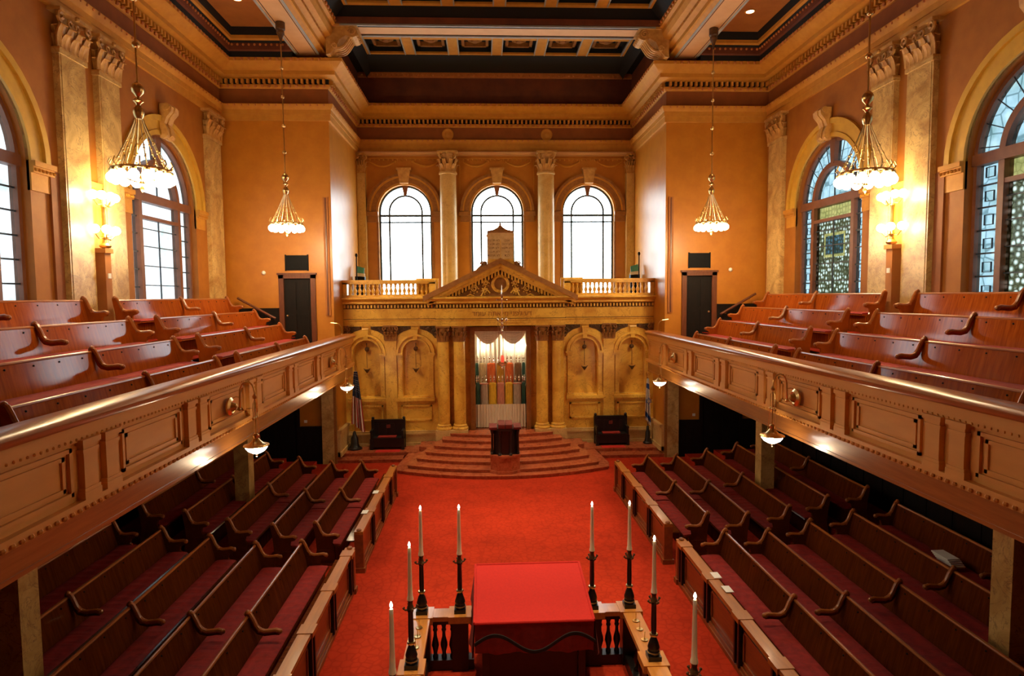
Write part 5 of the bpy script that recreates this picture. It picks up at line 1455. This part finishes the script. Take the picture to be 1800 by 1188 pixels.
# recessed ceiling lights of the side aisles
def recessed(x, y, z, label):
    root = thing('ceiling_downlight', label, 'ceiling light', (x, y, z), 'recessed ceiling lights')
    mb = MB(); mb.lathe(x, y, [(.16,0),(.16,-.02),(.12,-.03),(.11,-.01)], 16, z=z); obj('trim_ring', mb, M['gold'], root)
    mb = MB(); mb.lathe(x, y, [(.001,-.022),(.11,-.02),(.11,0)], 16, z=z); obj('lens', mb, M['downlight'], root)
recessed(-7.4, 18.4, 13.98, 'round recessed light in the left aisle ceiling panel'); recessed(7.42, 18.8, 13.98, 'round recessed light in the right aisle ceiling panel')

# ------------------------------------------------------------------ lights
def pl(name, loc, e, r, c):
    l = bpy.data.lights.new(name, 'POINT'); l.energy = e; l.shadow_soft_size = r; l.color = c
    o = bpy.data.objects.new(name, l); COL.objects.link(o); o.location = loc
def spot(name, loc, e, ang, c, r=.12, blend=.8, tgt=None):
    l = bpy.data.lights.new(name, 'SPOT'); l.energy = e; l.spot_size = R(ang); l.spot_blend = blend; l.shadow_soft_size = r; l.color = c
    o = bpy.data.objects.new(name, l); COL.objects.link(o); o.location = loc
    if tgt is not None:
        d = Vector(tgt) - Vector(loc); o.rotation_euler = d.to_track_quat('-Z', 'Y').to_euler()
WARM = (1.0, .70, .38)
for i, (x, y, z) in enumerate(CH): pl('chandelier_light', (x, y, z-.30), 360 if i < 2 else 150, .30, WARM)
for s in (-1, 1):
    for z, e in ((7.85, 120), (7.1, 60)): pl('sconce_light', (s*(WX-.62), 14.09, z), e, .12, (1.0,.72,.36))
for x, y in LAMPS: pl('bracket_light', (x, y, 2.80), 22, .06, (1.0,.74,.45))
# unseen spots added overhead to light the carpet, and the two visible aisle downlights
for x, y in ((-1.6,4.4),(1.6,4.4),(-1.6,8.5),(1.6,8.5),(-1.6,12.5),(1.6,12.5),(-1.6,16.6),(1.6,16.6)):
    spot('hall_downlight', (x, y, 14.5), 2600 if y > 6 else 1500, 38, (1.0,.80,.52), .12, .9, (x*.6, y+.6, 0))
for s in (-1, 1):
    spot('aisle_downlight', (s*7.41, 18.6, 13.9), 260, 70, WARM, .1, .8, (s*7.0, 18.2, 4))
    spot('ark_wash', (s*2.6, 20.3, 13.9), 2200, 40, (1.0,.76,.44), .12, .9, (s*2.7, 22.5, 2.6))  # unseen spot added to brighten the ark wall
for x in (-.62, .28, .80): pl('niche_light', (x, 23.28, 3.75), 16, .05, (1.0,.85,.60))

# daylight behind the glass
w = bpy.data.worlds.new('daylight'); SC.world = w; w.use_nodes = True
bg = w.node_tree.nodes['Background']; bg.inputs['Color'].default_value = (.86,.94,1.0,1); bg.inputs['Strength'].default_value = 16.0
def portal(loc, rot, sx, sy):
    l = bpy.data.lights.new('window_portal', 'AREA'); l.shape = 'RECTANGLE'; l.size = sx; l.size_y = sy; l.cycles.is_portal = True
    o = bpy.data.objects.new('window_portal', l); COL.objects.link(o); o.location = loc; o.rotation_euler = rot
for y in (10.52, 17.28):
    portal((-WX-.34, y, 7.68), (0, -PI/2, 0), 4.6, 3.5); portal((WX+.34, y, 7.68), (0, PI/2, 0), 4.6, 3.5)
for x in BWX: portal((x, BY+.40, 7.9), (-PI/2, 0, 0), 2.2, 4.5)

# ------------------------------------------------------------------ camera
F = 1095.75; YAW, PIT, ROL = R(2.5678), R(-3.8816), R(-0.4927)
fw = Vector((math.sin(YAW), math.cos(YAW), 0)); rt = Vector((math.cos(YAW), -math.sin(YAW), 0)); up = Vector((0,0,1))
FW = fw*math.cos(PIT) + up*math.sin(PIT); U2 = up*math.cos(PIT) - fw*math.sin(PIT)
RT = rt*math.cos(ROL) + U2*math.sin(ROL); UP = U2*math.cos(ROL) - rt*math.sin(ROL)
cam = bpy.data.cameras.new('camera'); cam.sensor_width = 36; cam.sensor_fit = 'HORIZONTAL'; cam.lens = F/1800*36
cam.clip_start = .05; cam.clip_end = 200
co = bpy.data.objects.new('camera', cam); COL.objects.link(co)
mw = Matrix((RT, UP, -FW)).transposed().to_4x4(); mw.translation = Vector((-.592, 0, 5.6))
co.matrix_world = mw
SC.camera = co
vs = SC.view_settings; vs.view_transform = 'Standard'; vs.look = 'None'; vs.gamma = 1; vs.use_curve_mapping = False; vs.exposure = 0.0
SC.cycles.use_denoising = True
SC.cycles.max_bounces = 8; SC.cycles.diffuse_bounces = 4; SC.cycles.glossy_bounces = 3; SC.cycles.transparent_max_bounces = 8
SC.cycles.sample_clamp_indirect = 6.0
